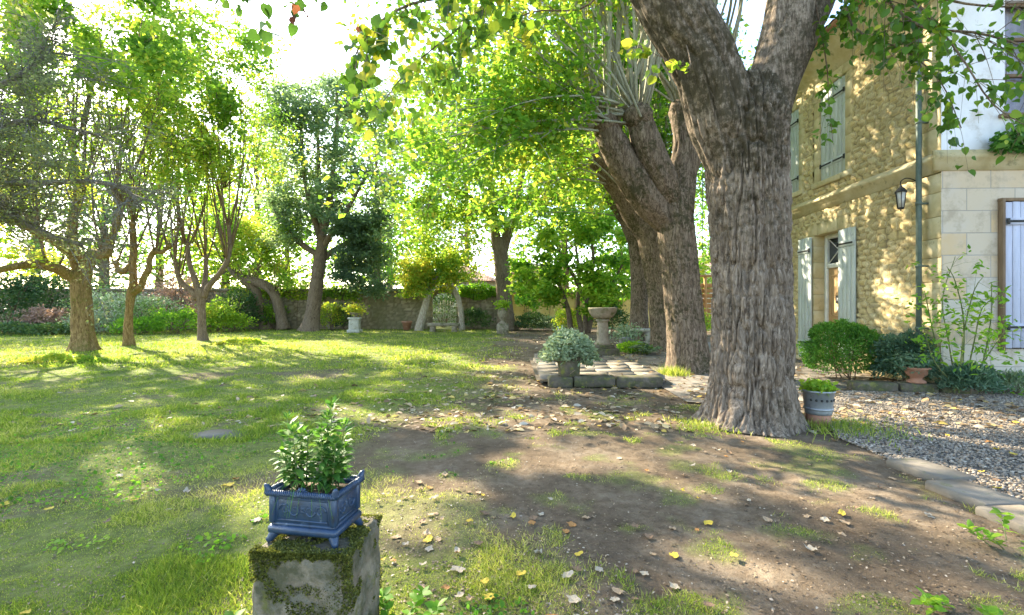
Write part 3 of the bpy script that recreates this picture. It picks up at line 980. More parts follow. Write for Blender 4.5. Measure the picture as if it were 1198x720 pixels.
# boughs that hang into the picture on both sides of the trunk
NB = MB()
def hanging(tree, root, pts, r, ntw, L, nl, size, tint, lo=.3, hang=-.25, tvar=.25, leafmb=None):
    path, rr = smooth_path(np.vstack([root[None], np.array([at(*p) for p in pts])]), np.linspace(r, r * .25, len(pts) + 1), .12)
    tree.shoot_mb.tube(path, rr, 7)
    lv = tree.lv if leafmb is None else leafmb
    for k in range(ntw):
        t = (lo + (1 - lo) * R.random()) * (len(path) - 1.001)
        i = int(t)
        p = path[i]
        d = unit((path[i + 1] - path[i])[None])[0] * .6 + R.normal(size=3) * .5
        d[2] += hang
        d /= np.linalg.norm(d)
        l = L * (.4 + .9 * R.random())
        q = np.array([p, p + d * l * .5 + np.array([0, 0, .04 * l]), p + d * l - np.array([0, 0, .16 * l])])
        q, qr = smooth_path(q, [r * .22, r * .15, r * .06], .06)
        tree.shoot_mb.tube(q, qr.clip(.0015), 4)
        m_ = max(3, int(nl * (.5 + R.random())))
        tt = R.random(m_) * (len(q) - 1.001)
        ii = tt.astype(int)
        pp = q[ii] + (q[ii + 1] - q[ii]) * (tt - ii)[:, None] + R.normal(size=(m_, 3)) * .035
        ax = R.normal(size=(m_, 3)) * .6 + d * .3
        ax[:, 2] -= .5
        no = R.normal(size=(m_, 3)) * .55
        no[:, 2] += .7
        ti = np.clip(tint + tvar * R.normal(size=m_), 0, 1)
        put_leaves(lv, pp, size * (.45 + .75 * R.random(m_)), ax, no, ti, 'lime', .75 + .35 * R.random(m_))
RL, RR = at(735, -80, D0 - .2), at(990, -80, D0 + .5)
R3 = at(935, -90, D0 + .15)
# right: over the house corner
hanging(T, RR, [(1020, -20, 5.3), (1075, 30, 5.0), (1140, 38, 4.7), (1200, 55, 4.5), (1260, 90, 4.4)], .022, 40, .8, 9, .088, .45, .3, -.45, .22, NB)
hanging(T, RR, [(990, 10, 5.4), (1010, 40, 5.4), (1060, 60, 5.2), (1100, 95, 5.1), (1125, 150, 5.0)], .016, 34, .6, 9, .088, .40, .3, -.5, .18, NB)
hanging(T, RR, [(1050, -30, 5.0), (1110, 0, 4.6), (1190, 8, 4.4), (1280, 0, 4.2)], .018, 24, .7, 8, .09, .52, .3, -.3, .2, NB)
hanging(T, R3, [(965, 60, 5.6), (970, 120, 5.8), (975, 170, 5.9)], .010, 15, .4, 7, .085, .40, .4, -.4, .18, NB)
hanging(T, RR, [(1060, -10, 4.9), (1120, 60, 4.6), (1160, 120, 4.5), (1205, 150, 4.4)], .014, 30, .6, 9, .088, .48, .35, -.35, .2, NB)
# left: the long bough whose tips hang over the lawn
hanging(T, RL, [(640, -40, 5.0), (560, -10, 4.7), (480, 5, 4.5), (430, 40, 4.4), (405, 90, 4.3)], .022, 46, .6, 11, .105, .58, .30, -.3, .28, NB)
hanging(T, RL, [(600, -90, 4.8), (500, -60, 4.3), (400, -50, 4.0), (320, -30, 3.8), (262, -14, 3.7)], .018, 34, .32, 8, .10, .22, .45, -.15, .2, NB)
hanging(T, RL, [(610, -30, 5.4), (540, 30, 5.4), (480, 80, 5.3), (440, 130, 5.2)], .015, 34, .6, 10, .10, .66, .3, -.25, .25, NB)
hanging(T, RL, [(690, 5, 5.6), (620, 15, 5.8), (560, 50, 6.0), (500, 110, 6.0)], .014, 30, .65, 9, .10, .62, .25, -.2, .25, NB)
hanging(T, at(800, 40, 5.2), [(806, 80, 4.9), (760, 60, 4.9), (742, 55, 4.9)], .007, 6, .3, 7, .095, .8, .5, -.2, .15, NB)
great = T.done('lime_tree', 'massive old lime with deeply furrowed forked trunk beside the grey metal pot', 'bark_great', 'lime_leaf', GL, 'bark_brown')
NB.build('hanging_leaves', M['lime_near'], great, origin=T.foot)
rb = MB()
NV = np.concatenate(NB.v)
pr = np.array([at(328, 12, 3.85), at(331, 20, 3.85), at(369, 42, 3.8), at(357, 12, 3.9), at(411, 28, 4.4), at(449, 60, 4.5)])
pr = np.array([NV[np.argmin(np.linalg.norm(NV - q, axis=1))] for q in pr])
for q in pr:
    rb = MB()
    put_leaves(rb, q[None], .072, R.normal(size=(1, 3)) * .4 + np.array([0, 0, -1.]), R.normal(size=(1, 3)) + np.array([0, -1.2, 0]), R.random(1), 'lime')
    rb.build('red_leaf', M['red_leaf'], great, origin=T.foot, label='withered red-brown leaf')

def crown_fill(T, n, box, depth, size, tint, nper, spread, roots, r=.012, tvar=.22, kind='quad', width=1.0):
    """leafy twig ends through a region of space, each joined to its nearest root point"""
    roots = np.array(roots)
    spread = spread * .70
    n = int(n * CF)
    for k in range(n):
        c = at(box[0] + (box[2] - box[0]) * R.random(), box[1] + (box[3] - box[1]) * R.random(), depth[0] + (depth[1] - depth[0]) * R.random())
        i = int(np.argmin(np.linalg.norm(roots - c, axis=1) + R.random(len(roots)) * .8))
        p = T.shoot(roots[i], c, r * (.7 + .6 * R.random()), bow=(0, 0, .05), n=4, wob=.2)
        m_ = int(nper * 1.25 * (.5 + R.random()))
        T.leaves(p, m_ // 3, spread * .8, size, lo=.45, tint=tint, tvar=tvar, kind=kind, width=width)
        m_ = int(m_ * 1.5)
        rnd_leaves(T.lv, c + R.normal(size=(m_, 3)) * spread * np.array([1.25, 1.25, .55]), size * LS, kind, tint0=tint, tvar=tvar, width=width)

def long_shoots(T, heads, n, box, depth, r, leafn, size, tint, sag=.03, tw=5, lo=.35):
    for k in range(n):
        h = heads[k % len(heads)]
        e = at(box[0] + (box[2] - box[0]) * R.random(), box[1] + (box[3] - box[1]) * R.random(), depth[0] + (depth[1] - depth[0]) * R.random())
        p = T.shoot(h + R.normal(size=3) * .08, e, r * (.7 + .6 * R.random()), sag=sag, bow=(0, 0, .05 + .06 * R.random()), wob=.1)
        for q in T.twigs(p, r * .3, tw, .9, lo=.3, up=.05):
            T.leaves(q, int(leafn * .5 / tw * (.6 + .8 * R.random())), .13, size, lo=.2, tint=tint)
        T.leaves(p, int(leafn * .5), .2, size, lo=lo, tint=tint)
def upright(T, h, n, L, r, fan, leafn, size, tint, leaf_lo=.5, spread=.28):
    for k in range(n):
        a = R.random() * 6.28
        f = fan * math.sqrt(R.random())
        l = L * (.75 + .5 * R.random())
        st_ = h + np.array([math.cos(a), math.sin(a), 0]) * .16 * R.random()
        p = T.shoot(st_, h + np.array([math.cos(a) * f * l, math.sin(a) * f * l, l]), r * (.6 + .7 * R.random()), bow=(math.cos(a) * .05 + .02 * R.normal(), math.sin(a) * .05 + .02 * R.normal(), 0), wob=.13)
        for q in T.twigs(p, r * .25, 6, .8, lo=leaf_lo, up=.25):
            T.leaves(q, int(leafn * .6 / 6), .15, size, tint=tint)
        T.leaves(p, int(leafn * .4), spread, size, lo=leaf_lo, tint=tint)

# ---- second lime
GAP = .56
T = Tree(gnd(806, 434))
D = 9.5
T.limb(T.px([(808, 438, D), (804, 400, D), (799, 350, D), (793, 290, D), (789, 250, D), (790, 225, D)]), [.39, .36, .345, .34, .34, .28], 110, .035, .035, 9, flare=.30, lump=.06, seed=11, fl_h=.25)
T.limb(T.px([(782, 262, D), (762, 238, D - .1), (738, 205, D - .2), (718, 168, D - .3), (710, 148, D - .3)]), [.24, .31, .30, .26, .2], 60, .04, .03, 9, lump=.12, seed=12)
T.limb(T.px([(790, 245, D), (775, 212, D - .25), (757, 170, D - .4), (748, 138, D - .45)]), [.22, .27, .26, .22], 60, .04, .03, 9, lump=.12, seed=13)
T.limb(T.px([(795, 250, D), (799, 200, D + .1), (802, 165, D + .1), (797, 128, D + .1)]), [.28, .27, .24, .23], 60, .04, .025, 9, lump=.1, seed=14)
T.limb(T.px([(800, 215, D + .2), (812, 180, D + .4), (818, 150, D + .5)]), [.18, .18, .16], 30, .05, .02, 9, lump=.1, seed=15)
hk = [at(711, 148, D - .3), at(747, 136, D - .45), at(797, 128, D + .1), at(818, 148, D + .5)]
for k, h in enumerate(hk):
    T.knuckle(h, .27 if k < 2 else .24, 20 + k)
    upright(T, h, 20, 5.2, .044, .24, 130, .115, .45, .62)
long_shoots(T, hk[:2], 12, (430, -30, 640, 160), (7.0, 10), .024, 230, .105, .72)
long_shoots(T, hk[:3], 14, (390, -280, 660, -10), (7.0, 11), .024, 300, .11, .62)
long_shoots(T, hk[:2], 14, (395, 10, 560, 250), (7.5, 11), .022, 300, .105, .62)
long_shoots(T, hk[:1], 7, (470, 90, 600, 235), (7.5, 10), .020, 210, .10, .68)
T.done('lime_tree', 'pollarded lime with a tight brush of upright shoots, standing beside the raised flagstones', 'bark_lime', 'lime_leaf', GL, 'bark_shoot')

# ---- third lime
GAP = .60
T = Tree(gnd(780, 409))
D = 13.9
T.limb(T.px([(782, 411, D), (778, 380, D), (772, 330, D), (764, 290, D), (758, 265, D)]), [.43, .39, .38, .37, .33], 70, .05, .04, 8, flare=.3, lump=.08, seed=31, fl_h=.3)
T.limb(T.px([(758, 275, D), (742, 252, D), (728, 225, D - .2), (712, 205, D - .3), (705, 190, D - .4)]), [.3, .32, .3, .28, .24], 40, .06, .03, 8, lump=.13, seed=32)
T.limb(T.px([(762, 270, D), (768, 225, D + .3), (775, 190, D + .4)]), [.3, .3, .26], 40, .06, .03, 8, lump=.12, seed=33)
hk = [at(704, 188, D - .4), at(776, 188, D + .4), at(728, 222, D - .2)]
for k, h in enumerate(hk):
    T.knuckle(h, .32, 40 + k)
    upright(T, h, 14, 6.5, .045, .22, 190, .12, .45, .5)
long_shoots(T, [hk[0], hk[2]], 16, (470, 20, 660, 270), (10.5, 15), .026, 240, .115, .75)
crown_fill(T, 52, (690, 30, 850, 185), (12.5, 16), .12, .5, 90, .55, hk + [at(720, 100, 14), at(790, 90, 14.4), at(830, 110, 15)], r=.02)
T.done('lime_tree', 'thick dark lime trunk with low knuckled fork, close behind the brush-topped pollard', 'bark_lime', 'lime_leaf', GL, 'bark_shoot')

# ---- fourth lime
T = Tree(gnd(747, 398))
D = 18.0
T.limb(T.px([(748, 399, D), (748, 360, D), (748, 320, D), (744, 285, D), (732, 255, D), (716, 232, D)]), [.34, .31, .30, .29, .29, .25], 40, .08, .03, 8, flare=.3, lump=.1, seed=51)
T.limb(T.px([(745, 290, D), (752, 245, D), (758, 200, D)]), [.25, .26, .22], 30, .09, .03, 8, lump=.1, seed=52)
hk = [at(714, 228, D), at(758, 198, D), at(730, 252, D)]
for k, h in enumerate(hk):
    T.knuckle(h, .33, 60 + k)
    upright(T, h, 13, 7, .045, .25, 190, .14, .5, .35, .4)
long_shoots(T, hk, 14, (540, 60, 700, 285), (14, 20), .03, 220, .13, .7)
crown_fill(T, 50, (680, 60, 860, 240), (16, 20), .13, .55, 80, .6, hk + [at(760, 120, 18), at(820, 130, 18)], r=.02)
T.done('lime_tree', 'narrow dark lime at the end of the row, half hidden, beside the grey bench', 'bark_lime', 'lime_leaf', GL, 'bark_shoot')

# ---- pollarded trees on the lawn at the left
LM, LS, CF = 3.1, 1.15, 1.6
GAP = .525
GP = 'knobbly pollarded trees on the lawn'
T = Tree(gnd(98, 410))
D = 13.9
T.limb(T.px([(98, 411, D), (97, 390, D), (96, 360, D), (95, 335, D), (93, 318, D)]), [0.277, 0.238, 0.218, 0.224, 0.185], 60, .05, .05, 7, flare=.35, lump=.16, seed=71, fl_h=.25)
LA = T.px([(92, 328, D), (78, 320, D - .2), (62, 313, D - .5), (40, 309, D - .8), (20, 311, D - 1.2), (-20, 320, D - 1.5)])
T.limb(LA, [0.15, 0.15, 0.128, 0.105, 0.09, 0.06], 24, .08, .03, 8, lump=.2, seed=72)
LB = T.px([(98, 330, D), (103, 310, D), (107, 296, D), (116, 299, D - .1), (125, 297, D - .1), (129, 280, D - .1), (138, 262, D), (139, 235, D), (137, 190, D)])
T.limb(LB, [0.136, 0.15, 0.116, 0.109, 0.102, 0.082, 0.068, 0.048, 0.027], 24, .07, .03, 8, lump=.2, seed=73)
LC = T.px([(94, 325, D), (88, 300, D + .2), (84, 270, D + .4), (90, 230, D + .6), (86, 170, D + .8)])
T.limb(LC, [0.14, 0.14, 0.119, 0.084, 0.042], 24, .08, .03, 8, lump=.15, seed=74)
LD = T.px([(92, 305, D), (72, 288, D - .4), (40, 270, D - .9), (10, 256, D - 1.3), (-40, 240, D - 2)])
T.limb(LD, [0.12, 0.12, 0.105, 0.09, 0.06], 20, .08, .02, 8, lump=.12, seed=75)
kn = [LA[3], LA[4], LB[5], LB[7], LC[2], LC[3], LD[2], LD[3], at(108, 288, D), at(138, 240, D)]
for h, n in ((LB[4], 5), (LB[7], 5), (LC[3], 8), (LC[4], 7), (LA[2], 3), (LD[2], 4)):
    T.knuckle(h, .12, int(n * 7))
    upright(T, h, n, 4.2, .03, .28, 120, .095, .62, .42, .3)
crown_fill(T, 46, (-40, 50, 230, 245), (11.5, 15.5), .095, .66, 60, .36, kn + [LC[4], LB[8]])
crown_fill(T, 27, (-90, -230, 250, 60), (11.5, 15.5), .10, .64, 80, .50, [at(40, 20, 13), at(100, 0, 14), at(160, -10, 14), LC[4], LB[8], at(90, 60, 14.2)], r=.02)
crown_fill(T, 34, (-40, -10, 240, 110), (11.5, 15), .12, .42, 120, .36, [at(40, 60, 13), at(100, 50, 14), at(160, 60, 14), LC[4], LB[8]], r=.016)
crown_fill(T, 14, (0, 290, 80, 325), (12.5, 14.5), .085, .85, 22, .16, [LA[2], LA[3], LA[4]])
T.done('pollarded_tree', 'stout golden-barked tree with a swollen foot and long low limbs reaching out sideways', 'bark_gold', 'yellow_leaf', GP, 'bark_brown')

T = Tree(gnd(150, 404))
D = 15.6
T.limb(T.px([(151, 406, D), (150, 385, D), (151, 365, D), (153, 345, D), (156, 330, D), (155, 310, D), (156, 290, D), (155, 262, D)]), [0.136, 0.118, 0.108, 0.124, 0.105, 0.099, 0.099, 0.074], 32, .06, .03, 8, flare=.3, lump=.16, seed=81, fl_h=.2)
LB = T.px([(153, 345, D), (163, 337, D), (168, 325, D), (174, 315, D), (175, 303, D), (181, 294, D), (190, 295, D), (198, 287, D)])
T.limb(LB, [0.105, 0.098, 0.084, 0.091, 0.077, 0.084, 0.063, 0.035], 20, .06, .03, 8, lump=.25, seed=82)
LL = T.px([(155, 308, D), (147, 316, D), (140, 318, D), (135, 308, D)])
T.limb(LL, [0.084, 0.084, 0.084, 0.042], 16, .06, .03, 8, lump=.25, seed=83)
for h, n in ((LB[5], 5), (LB[7], 3), (at(155, 262, D), 8), (LL[3], 3), (at(156, 290, D), 4)):
    T.knuckle(h, .10, int(h[2] * 10))
    upright(T, h, n, 4.6, .026, .22, 120, .09, .62, .42, .3)
crown_fill(T, 32, (110, 50, 240, 240), (14, 17.5), .09, .66, 60, .36, [LB[5], LB[7], at(155, 262, D), at(155, 240, D)])
crown_fill(T, 17, (120, -150, 270, 60), (14, 17.5), .10, .64, 80, .50, [at(165, 40, D), at(200, 60, D), at(190, 0, D)], r=.018)
T.done('pollarded_tree', 'slender kinked tree with one elbowed limb, between a stout trunk and a vase-shaped tree', 'bark_gold', 'yellow_leaf', GP, 'bark_brown')

T = Tree(gnd(237, 398))
D = 17.9
T.limb(T.px([(237, 400, D), (236, 380, D), (236, 362, D), (235, 346, D), (234, 338, D)]), [0.16, 0.128, 0.122, 0.147, 0.115], 36, .06, .025, 8, flare=.25, lump=.1, seed=91, fl_h=.2)
L1 = T.px([(231, 350, D), (224, 340, D), (213, 332, D), (208, 322, D), (205, 308, D)])
L2 = T.px([(233, 345, D), (228, 328, D), (222, 310, D), (219, 285, D)])
L3 = T.px([(238, 348, D), (245, 334, D), (257, 320, D), (266, 305, D), (269, 285, D), (267, 262, D)])
L4 = T.px([(237, 345, D), (240, 325, D + .4), (241, 300, D + .5)])
for k, L in enumerate((L1, L2, L3, L4)):
    T.limb(L, np.linspace(.115, .06, len(L)), 18, .08, .02, 8, lump=.15, seed=92 + k)
for h, n in ((L1[4], 7), (L2[3], 8), (L3[4], 5), (L3[5], 7), (L4[2], 7), (L3[3], 4), (L1[3], 3)):
    T.knuckle(h, .10, int(h[2] * 10))
    upright(T, h, n, 6.2, .03, .18, 150, .10, .60, .42, .34)
crown_fill(T, 22, (170, 20, 300, 170), (16, 19), .12, .42, 110, .42, [at(222, 150, D), at(262, 150, D), at(200, 120, D)], r=.016)
crown_fill(T, 44, (180, 40, 340, 215), (16, 20), .10, .60, 60, .42, [L1[4], L2[3], L3[5], L4[2], at(222, 230, D), at(262, 220, D)])
T.done('pollarded_tree', 'vase-shaped tree with tall straight shoots fanning from a short dark trunk', 'bark_brown', 'yellow_leaf', GP, 'bark_brown')

T = Tree(gnd(322, 384))
D = 25.5
TA = T.px([(332, 386, D), (327, 365, D), (321, 345, D), (310, 334, D), (292, 328, D), (276, 322, D), (266, 312, D)])
TB = T.px([(311, 386, D + .4), (306, 365, D + .3), (300, 342, D + .2), (288, 330, D), (276, 320, D)])
T.limb(TA, [0.289, 0.238, 0.23, 0.23, 0.204, 0.17, 0.085], 26, .1, .04, 6, flare=.2, lump=.2, seed=101)
T.limb(TB, [.28, .22, .2, .2, .12], 22, .1, .03, 6, flare=.2, lump=.2, seed=102)
for h, n in ((TA[2], 5), (TA[4], 6), (TA[5], 6), (TA[6], 6)):
    upright(T, h, n, 3.0, .03, .5, 120, .13, .62, .2, .35)
crown_fill(T, 34, (258, 255, 350, 330), (24, 27), .13, .62, 44, .35, [TA[2], TA[4], TA[6]])
T.done('pollarded_tree', 'leaning old tree with two crooked trunks bent over in front of the garden wall', 'bark_brown', 'yellow_leaf', GP, 'bark_brown')

# ---- grey twiggy tree whose limbs come in from the side
T = Tree(at(-95, 357, 10.0) * np.array([1, 1, 0]))
D = 10.0
T.limb(T.px([(-95, 432, D), (-92, 380, D), (-90, 330, D), (-85, 280, D)]), [0.224, 0.192, 0.184, 0.16], 30, .08, .03, 8, flare=.3, lump=.12, seed=111)
GA = T.px([(-86, 290, D), (-50, 262, D), (0, 246, D + .3), (30, 262, D + .6), (66, 278, D + .9), (98, 287, D + 1.2)])
GB = T.px([(-85, 280, D), (-45, 235, D), (0, 216, D), (50, 214, D + .2), (95, 212, D + .4), (130, 216, D + .5), (152, 226, D + .6), (159, 239, D + .6)])
GC = T.px([(-85, 285, D), (-70, 220, D), (-30, 170, D), (30, 140, D), (80, 150, D + .3), (118, 158, D + .6)])
GD = T.px([(-85, 285, D), (-70, 200, D - .5), (-30, 120, D - .6), (20, 90, D - .4), (60, 60, D)])
for k, (L, a) in enumerate(((GA, .11), (GB, .07), (GC, .07), (GD, .08))):
    T.limb(L, np.linspace(a, .03, len(L)), 14, .1, .02, 8, lump=.15, seed=112 + k)
for L in (GA, GB, GC, GD):
    pp, _ = smooth_path(L, None, .25)
    for q in T.twigs(pp, .014, 40, 1.2, lo=.15, up=.25):
        for q2 in T.twigs(q, .008, 6, .6, lo=.2, up=.1):
            T.twigs(q2, .005, 3, .35, lo=.2, up=.1)
            T.leaves(q2, 5, .1, .06, tint=.5)
        T.leaves(q, 5, .12, .065, tint=.5)
crown_fill(T, 40, (-60, 70, 90, 235), (9, 11.5), .055, .38, 40, .22, [GB[2], GC[3], GC[2], GD[3], GD[2]], r=.009)
T.done('fruit_tree', 'grey lichened tree with bare twiggy limbs reaching in over the lawn', 'bark_grey', 'grey_leaf')

# ---- dark evergreen by the wall
GAP = 0
LM, LS, CF = 2.0, 1.05, 1.7
T = Tree(gnd(363, 387))
D = 24.3
T.limb(T.px([(362, 389, D), (366, 365, D), (370, 335, D), (374, 305, D), (378, 275, D)]), [.42, .33, .31, .30, .26], 32, .1, .03, 6, flare=.4, lump=.08, seed=121)
ends = []
for k, P in enumerate(([(374, 300, D), (352, 285, D), (330, 262, D), (318, 235, D), (308, 200, D)], [(376, 285, D), (366, 250, D), (356, 205, D), (352, 150, D), (350, 105, D)],
                       [(377, 280, D), (385, 240, D), (390, 190, D), (395, 130, D), (392, 95, D)], [(377, 290, D), (396, 262, D - .5), (415, 230, D - .8), (432, 200, D - 1)],
                       [(375, 305, D), (395, 290, D + .5), (420, 280, D + .6), (440, 285, D + .4)], [(378, 270, D), (374, 230, D + .8), (372, 170, D + 1), (370, 120, D + 1)])):
    L = T.px(P)
    T.limb(L, np.linspace(.17, .04, len(L)), 12, .15, .02, 6, seed=122 + k)
    ends += list(L[1:])
crown_fill(T, 120, (308, 95, 470, 275), (22.3, 26.5), .16, .45, 60, .42, ends, r=.02, kind='needle', width=2.2)
crown_fill(T, 36, (395, 250, 450, 345), (23, 25), .15, .18, 75, .32, [ends[-5], ends[-6], at(430, 285, D)], r=.012, kind='needle', width=2.2)
crown_fill(T, 20, (310, 230, 345, 290), (23, 25), .14, .5, 26, .3, ends[:4], r=.012, kind='needle', width=2)
T.done('evergreen_tree', 'tall dark blue-green conifer with a spreading head in front of the wall', 'bark_brown', 'cypress_leaf')

# ---- single tall tree behind the urn
LM, LS, CF = 2.0, 1.1, 1.4
T = Tree(gnd(593, 384))
D = 25.0
T.limb(T.px([(593, 387, D), (591, 360, D), (588, 320, D), (585, 290, D), (584, 278, D)]), [.45, .40, .385, .37, .30], 36, .1, .03, 6, flare=.35, lump=.06, seed=131)
ends = []
for k, P in enumerate(([(582, 292, D), (578, 262, D), (575, 225, D), (568, 180, D), (560, 130, D)], [(588, 292, D), (598, 260, D), (606, 225, D), (616, 180, D), (630, 120, D)],
                       [(578, 262, D), (560, 240, D - .6), (535, 222, D - 1), (505, 215, D - 1.4)], [(603, 240, D), (625, 228, D - .6), (655, 220, D - 1)],
                       [(576, 235, D), (545, 190, D + 1), (520, 150, D + 1.5)], [(610, 200, D), (640, 175, D + 1), (668, 150, D + 1)])):
    L = T.px(P)
    T.limb(L, np.linspace(.28 if k < 2 else .15, .05, len(L)), 16, .15, .02, 6, seed=132 + k)
    ends += list(L[1:])
crown_fill(T, 120, (470, 70, 700, 265), (22, 28), .17, .62, 62, .45, ends, r=.018)
crown_fill(T, 22, (485, 235, 560, 300), (23, 25), .15, .6, 34, .35, ends, r=.014)
T.done('shade_tree', 'tall straight-trunked tree standing just behind the urn on its plinth', 'bark_brown', 'yellow_leaf')

# ---- spreading small tree with bright leaves
T = Tree(gnd(683, 388))
D = 22.5
ends = []
for k, P in enumerate(([(684, 390, D), (686, 360, D), (690, 330, D), (694, 300, D), (690, 270, D)], [(687, 390, D + .1), (696, 362, D), (715, 335, D), (728, 310, D)],
                       [(668, 389, D), (664, 360, D), (652, 330, D), (635, 310, D)], [(686, 350, D), (672, 325, D), (655, 295, D)], [(681, 389, D), (676, 360, D + .4), (678, 320, D + .6), (672, 280, D + .6)])):
    L = T.px(P)
    T.limb(L, np.linspace(.14, .04, len(L)), 12, .12, .02, 7, seed=141 + k)
    ends += list(L[1:])
for (c, rx, rz) in (((675, 285), 48, 30), ((640, 312), 34, 30), ((710, 300), 34, 34), ((722, 338), 22, 18), ((672, 330), 40, 28), ((630, 340), 24, 16), ((690, 262), 30, 14), ((700, 350), 16, 22)):
    crown_fill(T, 11, (c[0] - rx, c[1] - rz, c[0] + rx, c[1] + rz), (D - 1.7, D + 1.5), .19, .62, 40, .26, ends, r=.012, tvar=.3)
T.done('garden_tree', 'low spreading tree with several thin stems and glossy bright green leaves', 'bark_brown', 'bright_leaf')

# ---- the pale-barked pair that lean together over the gate
GR = 'pale leaning trunks arching over the gate'
for k, (P, rr, lab, boxes) in enumerate((
        ([(489, 388, 24.6), (494, 370, 24.6), (499, 352, 24.6), (503, 338, 24.7), (512, 322, 24.8), (522, 312, 25)], .21, 'pale flaking trunk leaning over beside the stone bench, under bright leaves', [(470, 293, 535, 338), (468, 315, 500, 345)]),
        ([(541, 385, 25.2), (539, 365, 25.2), (536, 350, 25.2), (530, 338, 25.2), (520, 328, 25.1)], .17, 'thin pale upright trunk bending at its top over the iron gate', [(500, 292, 560, 330)]))):
    T = Tree(gnd(P[0][0], 386) * np.array([1, 1, 0]))
    L = T.px(P)
    T.foot[:2] = L[0][:2]
    L[0][2] = -.05
    T.limb(L, np.linspace(rr, rr * .5, len(L)), 20, .1, .04, 6, lump=.22, seed=151 + k)
    for bx_ in boxes:
        crown_fill(T, 20, bx_, (23.6, 26), .13, .66, 60, .28, list(L[3:]), r=.012, tvar=.28)
    T.done('arching_tree', lab, 'bark_pale', 'yellow_leaf', GR)

# ------------------------------------------------------------------ garden walls, gate, far houses
def stone_run(name, x0, x1, y, h, label, mat, cap_mat, stone=True, thick=.45):
    o = thing(name, label, 'wall', None, ((x0 + x1) / 2, y, 0))
    st = .07
    a, z = np.arange(x0, x1 + st / 2, st), np.arange(-.1, h + st / 2, st)
    A, Z = np.meshgrid(a, z)
    q = np.stack([A.ravel(), Z.ravel()], 1)
    q3 = np.stack([q[:, 0], q[:, 1], 0 * q[:, 0]], 1)
    mb = MB()
    if stone:
        wq = q + (np.stack([fbm(q3 * 2, 3), fbm(q3 * 2 + 40, 3)], 1) - .5) * .25
        ed, idn = worley(wq, .2, .32)
        pr = sstep(.02, .3, ed)
        dy = -pr * (.03 + .03 * idn)
        ti = np.clip(.12 + .88 * pr * (.3 + .7 * idn), 0, 1)
    else:
        dy = -(fbm(q3 * 1.5, 3) - .5) * .04
        ti = fbm(q3 * 1.2, 4)
    v = np.stack([q[:, 0], y + dy, q[:, 1]], 1)
    n, k = len(a), len(z)
    i = np.arange(k - 1)[:, None] * n
    j = np.arange(n - 1)[None]
    mb.add(v, [np.stack([i + j, i + j + 1, i + n + j + 1, i + n + j], -1).reshape(-1, 4)], ti)
    mb.box(((x0 + x1) / 2, y + thick / 2 + .02, h / 2), (x1 - x0, thick, h - .01), tint=.4)
    mb.build('wall_face', mat, o, origin=o.location)
    cp = MB()
    n = max(2, int((x1 - x0) / .8))
    for k in range(n):
        wv = (x1 - x0) / n
        cp.box((x0 + wv * (k + .5), y + thick / 2 - .03, h + .06 + .008 * ((k * 3) % 3)), (wv - .012, thick + .2, .13), bev=.025)
    cp.build('coping', cap_mat, o, origin=o.location)
    return o
m, nt, b, out = new_mat('garden_stone')
c = ramp(nt, attr(nt), [(0, (.15, .125, .085)), (.35, (.20, .165, .105)), (.7, (.31, .25, .165)), (1, (.42, .37, .27))])
c = mix(nt, ramp(nt, noise(nt, .7, 5, .65), [(.42, (0, 0, 0)), (.62, (.8, .8, .8))]), c, (.14, .13, .06))
nt.links.new(c, b.inputs['Base Color']); b.inputs['Roughness'].default_value = .95
bump(nt, noise(nt, 18, 6, .7), .7, .03, b)
M['garden_stone'] = m
m, nt, b, out = new_mat('old_render')
c = ramp(nt, noise(nt, .9, 7, .7), [(.35, (.44, .31, .09)), (.5, (.62, .46, .14)), (.65, (.68, .55, .22))])
nt.links.new(c, b.inputs['Base Color']); b.inputs['Roughness'].default_value = .95
bump(nt, noise(nt, 9, 6, .7), .5, .03, b)
M['old_render'] = m
WY = 26.6
stone_run('garden_wall', -34, -4.62, WY, 2.08, 'long rubble garden wall with ochre coping behind the pollarded trees', M['garden_stone'], M['stone'])
stone_run('garden_wall', -2.86, -.4, WY, 2.05, 'short ivy-topped rubble wall between the gate and the urn', M['garden_stone'], M['stone'])
stone_run('garden_wall', -.35, 9.2, WY + 1.6, 1.95, 'golden yellow rendered wall behind the bright spreading tree', M['old_render'], M['stone'], False)
# arch over the gate opening and the gate in it
g = thing('gate_arch', 'rough stone arch joining the wall over the iron gate', 'arch', None, (-3.74, WY, 0))
mb = MB()
for k in range(13):
    t = math.pi * k / 12
    mb.box((-3.74 - .82 * math.cos(t), WY + .22, 1.55 + .55 * math.sin(t)), (.24, .5, .26), bev=.03, tint=R.random())
mb.build('arch_stones', M['garden_stone'], g, origin=g.location)
for s_ in (-1, 1):
    mb = MB()
    for k in range(5):
        mb.box((-3.74 + s_ * .84, WY + .22, .16 + k * .31), (.30 + .03 * (k % 2), .52, .30), bev=.03, tint=R.random())
    mb.build('pier', M['garden_stone'], g, origin=g.location)
g = thing('iron_gate', 'narrow pale iron bar gate in the garden wall', 'gate', None, (-3.74, WY + .1, 0))
M['pale_iron'] = rough_mat('pale_iron', [(.3, (.30, .29, .23)), (.7, (.46, .44, .36))], 20, rough=.6)
for s_ in (-1, 1):
    mb = MB()
    for k in range(5):
        x = -3.74 + s_ * (.05 + k * .145)
        mb.tube([(x, WY + .1, .08), (x, WY + .1, 1.62 - .06 * k)], .014, 6)
    for zz in (.14, .75, 1.3):
        mb.box((-3.74 + s_ * .34, WY + .1, zz), (.63, .02, .035))
    mb.build('gate_leaf', M['pale_iron'], g, origin=g.location)

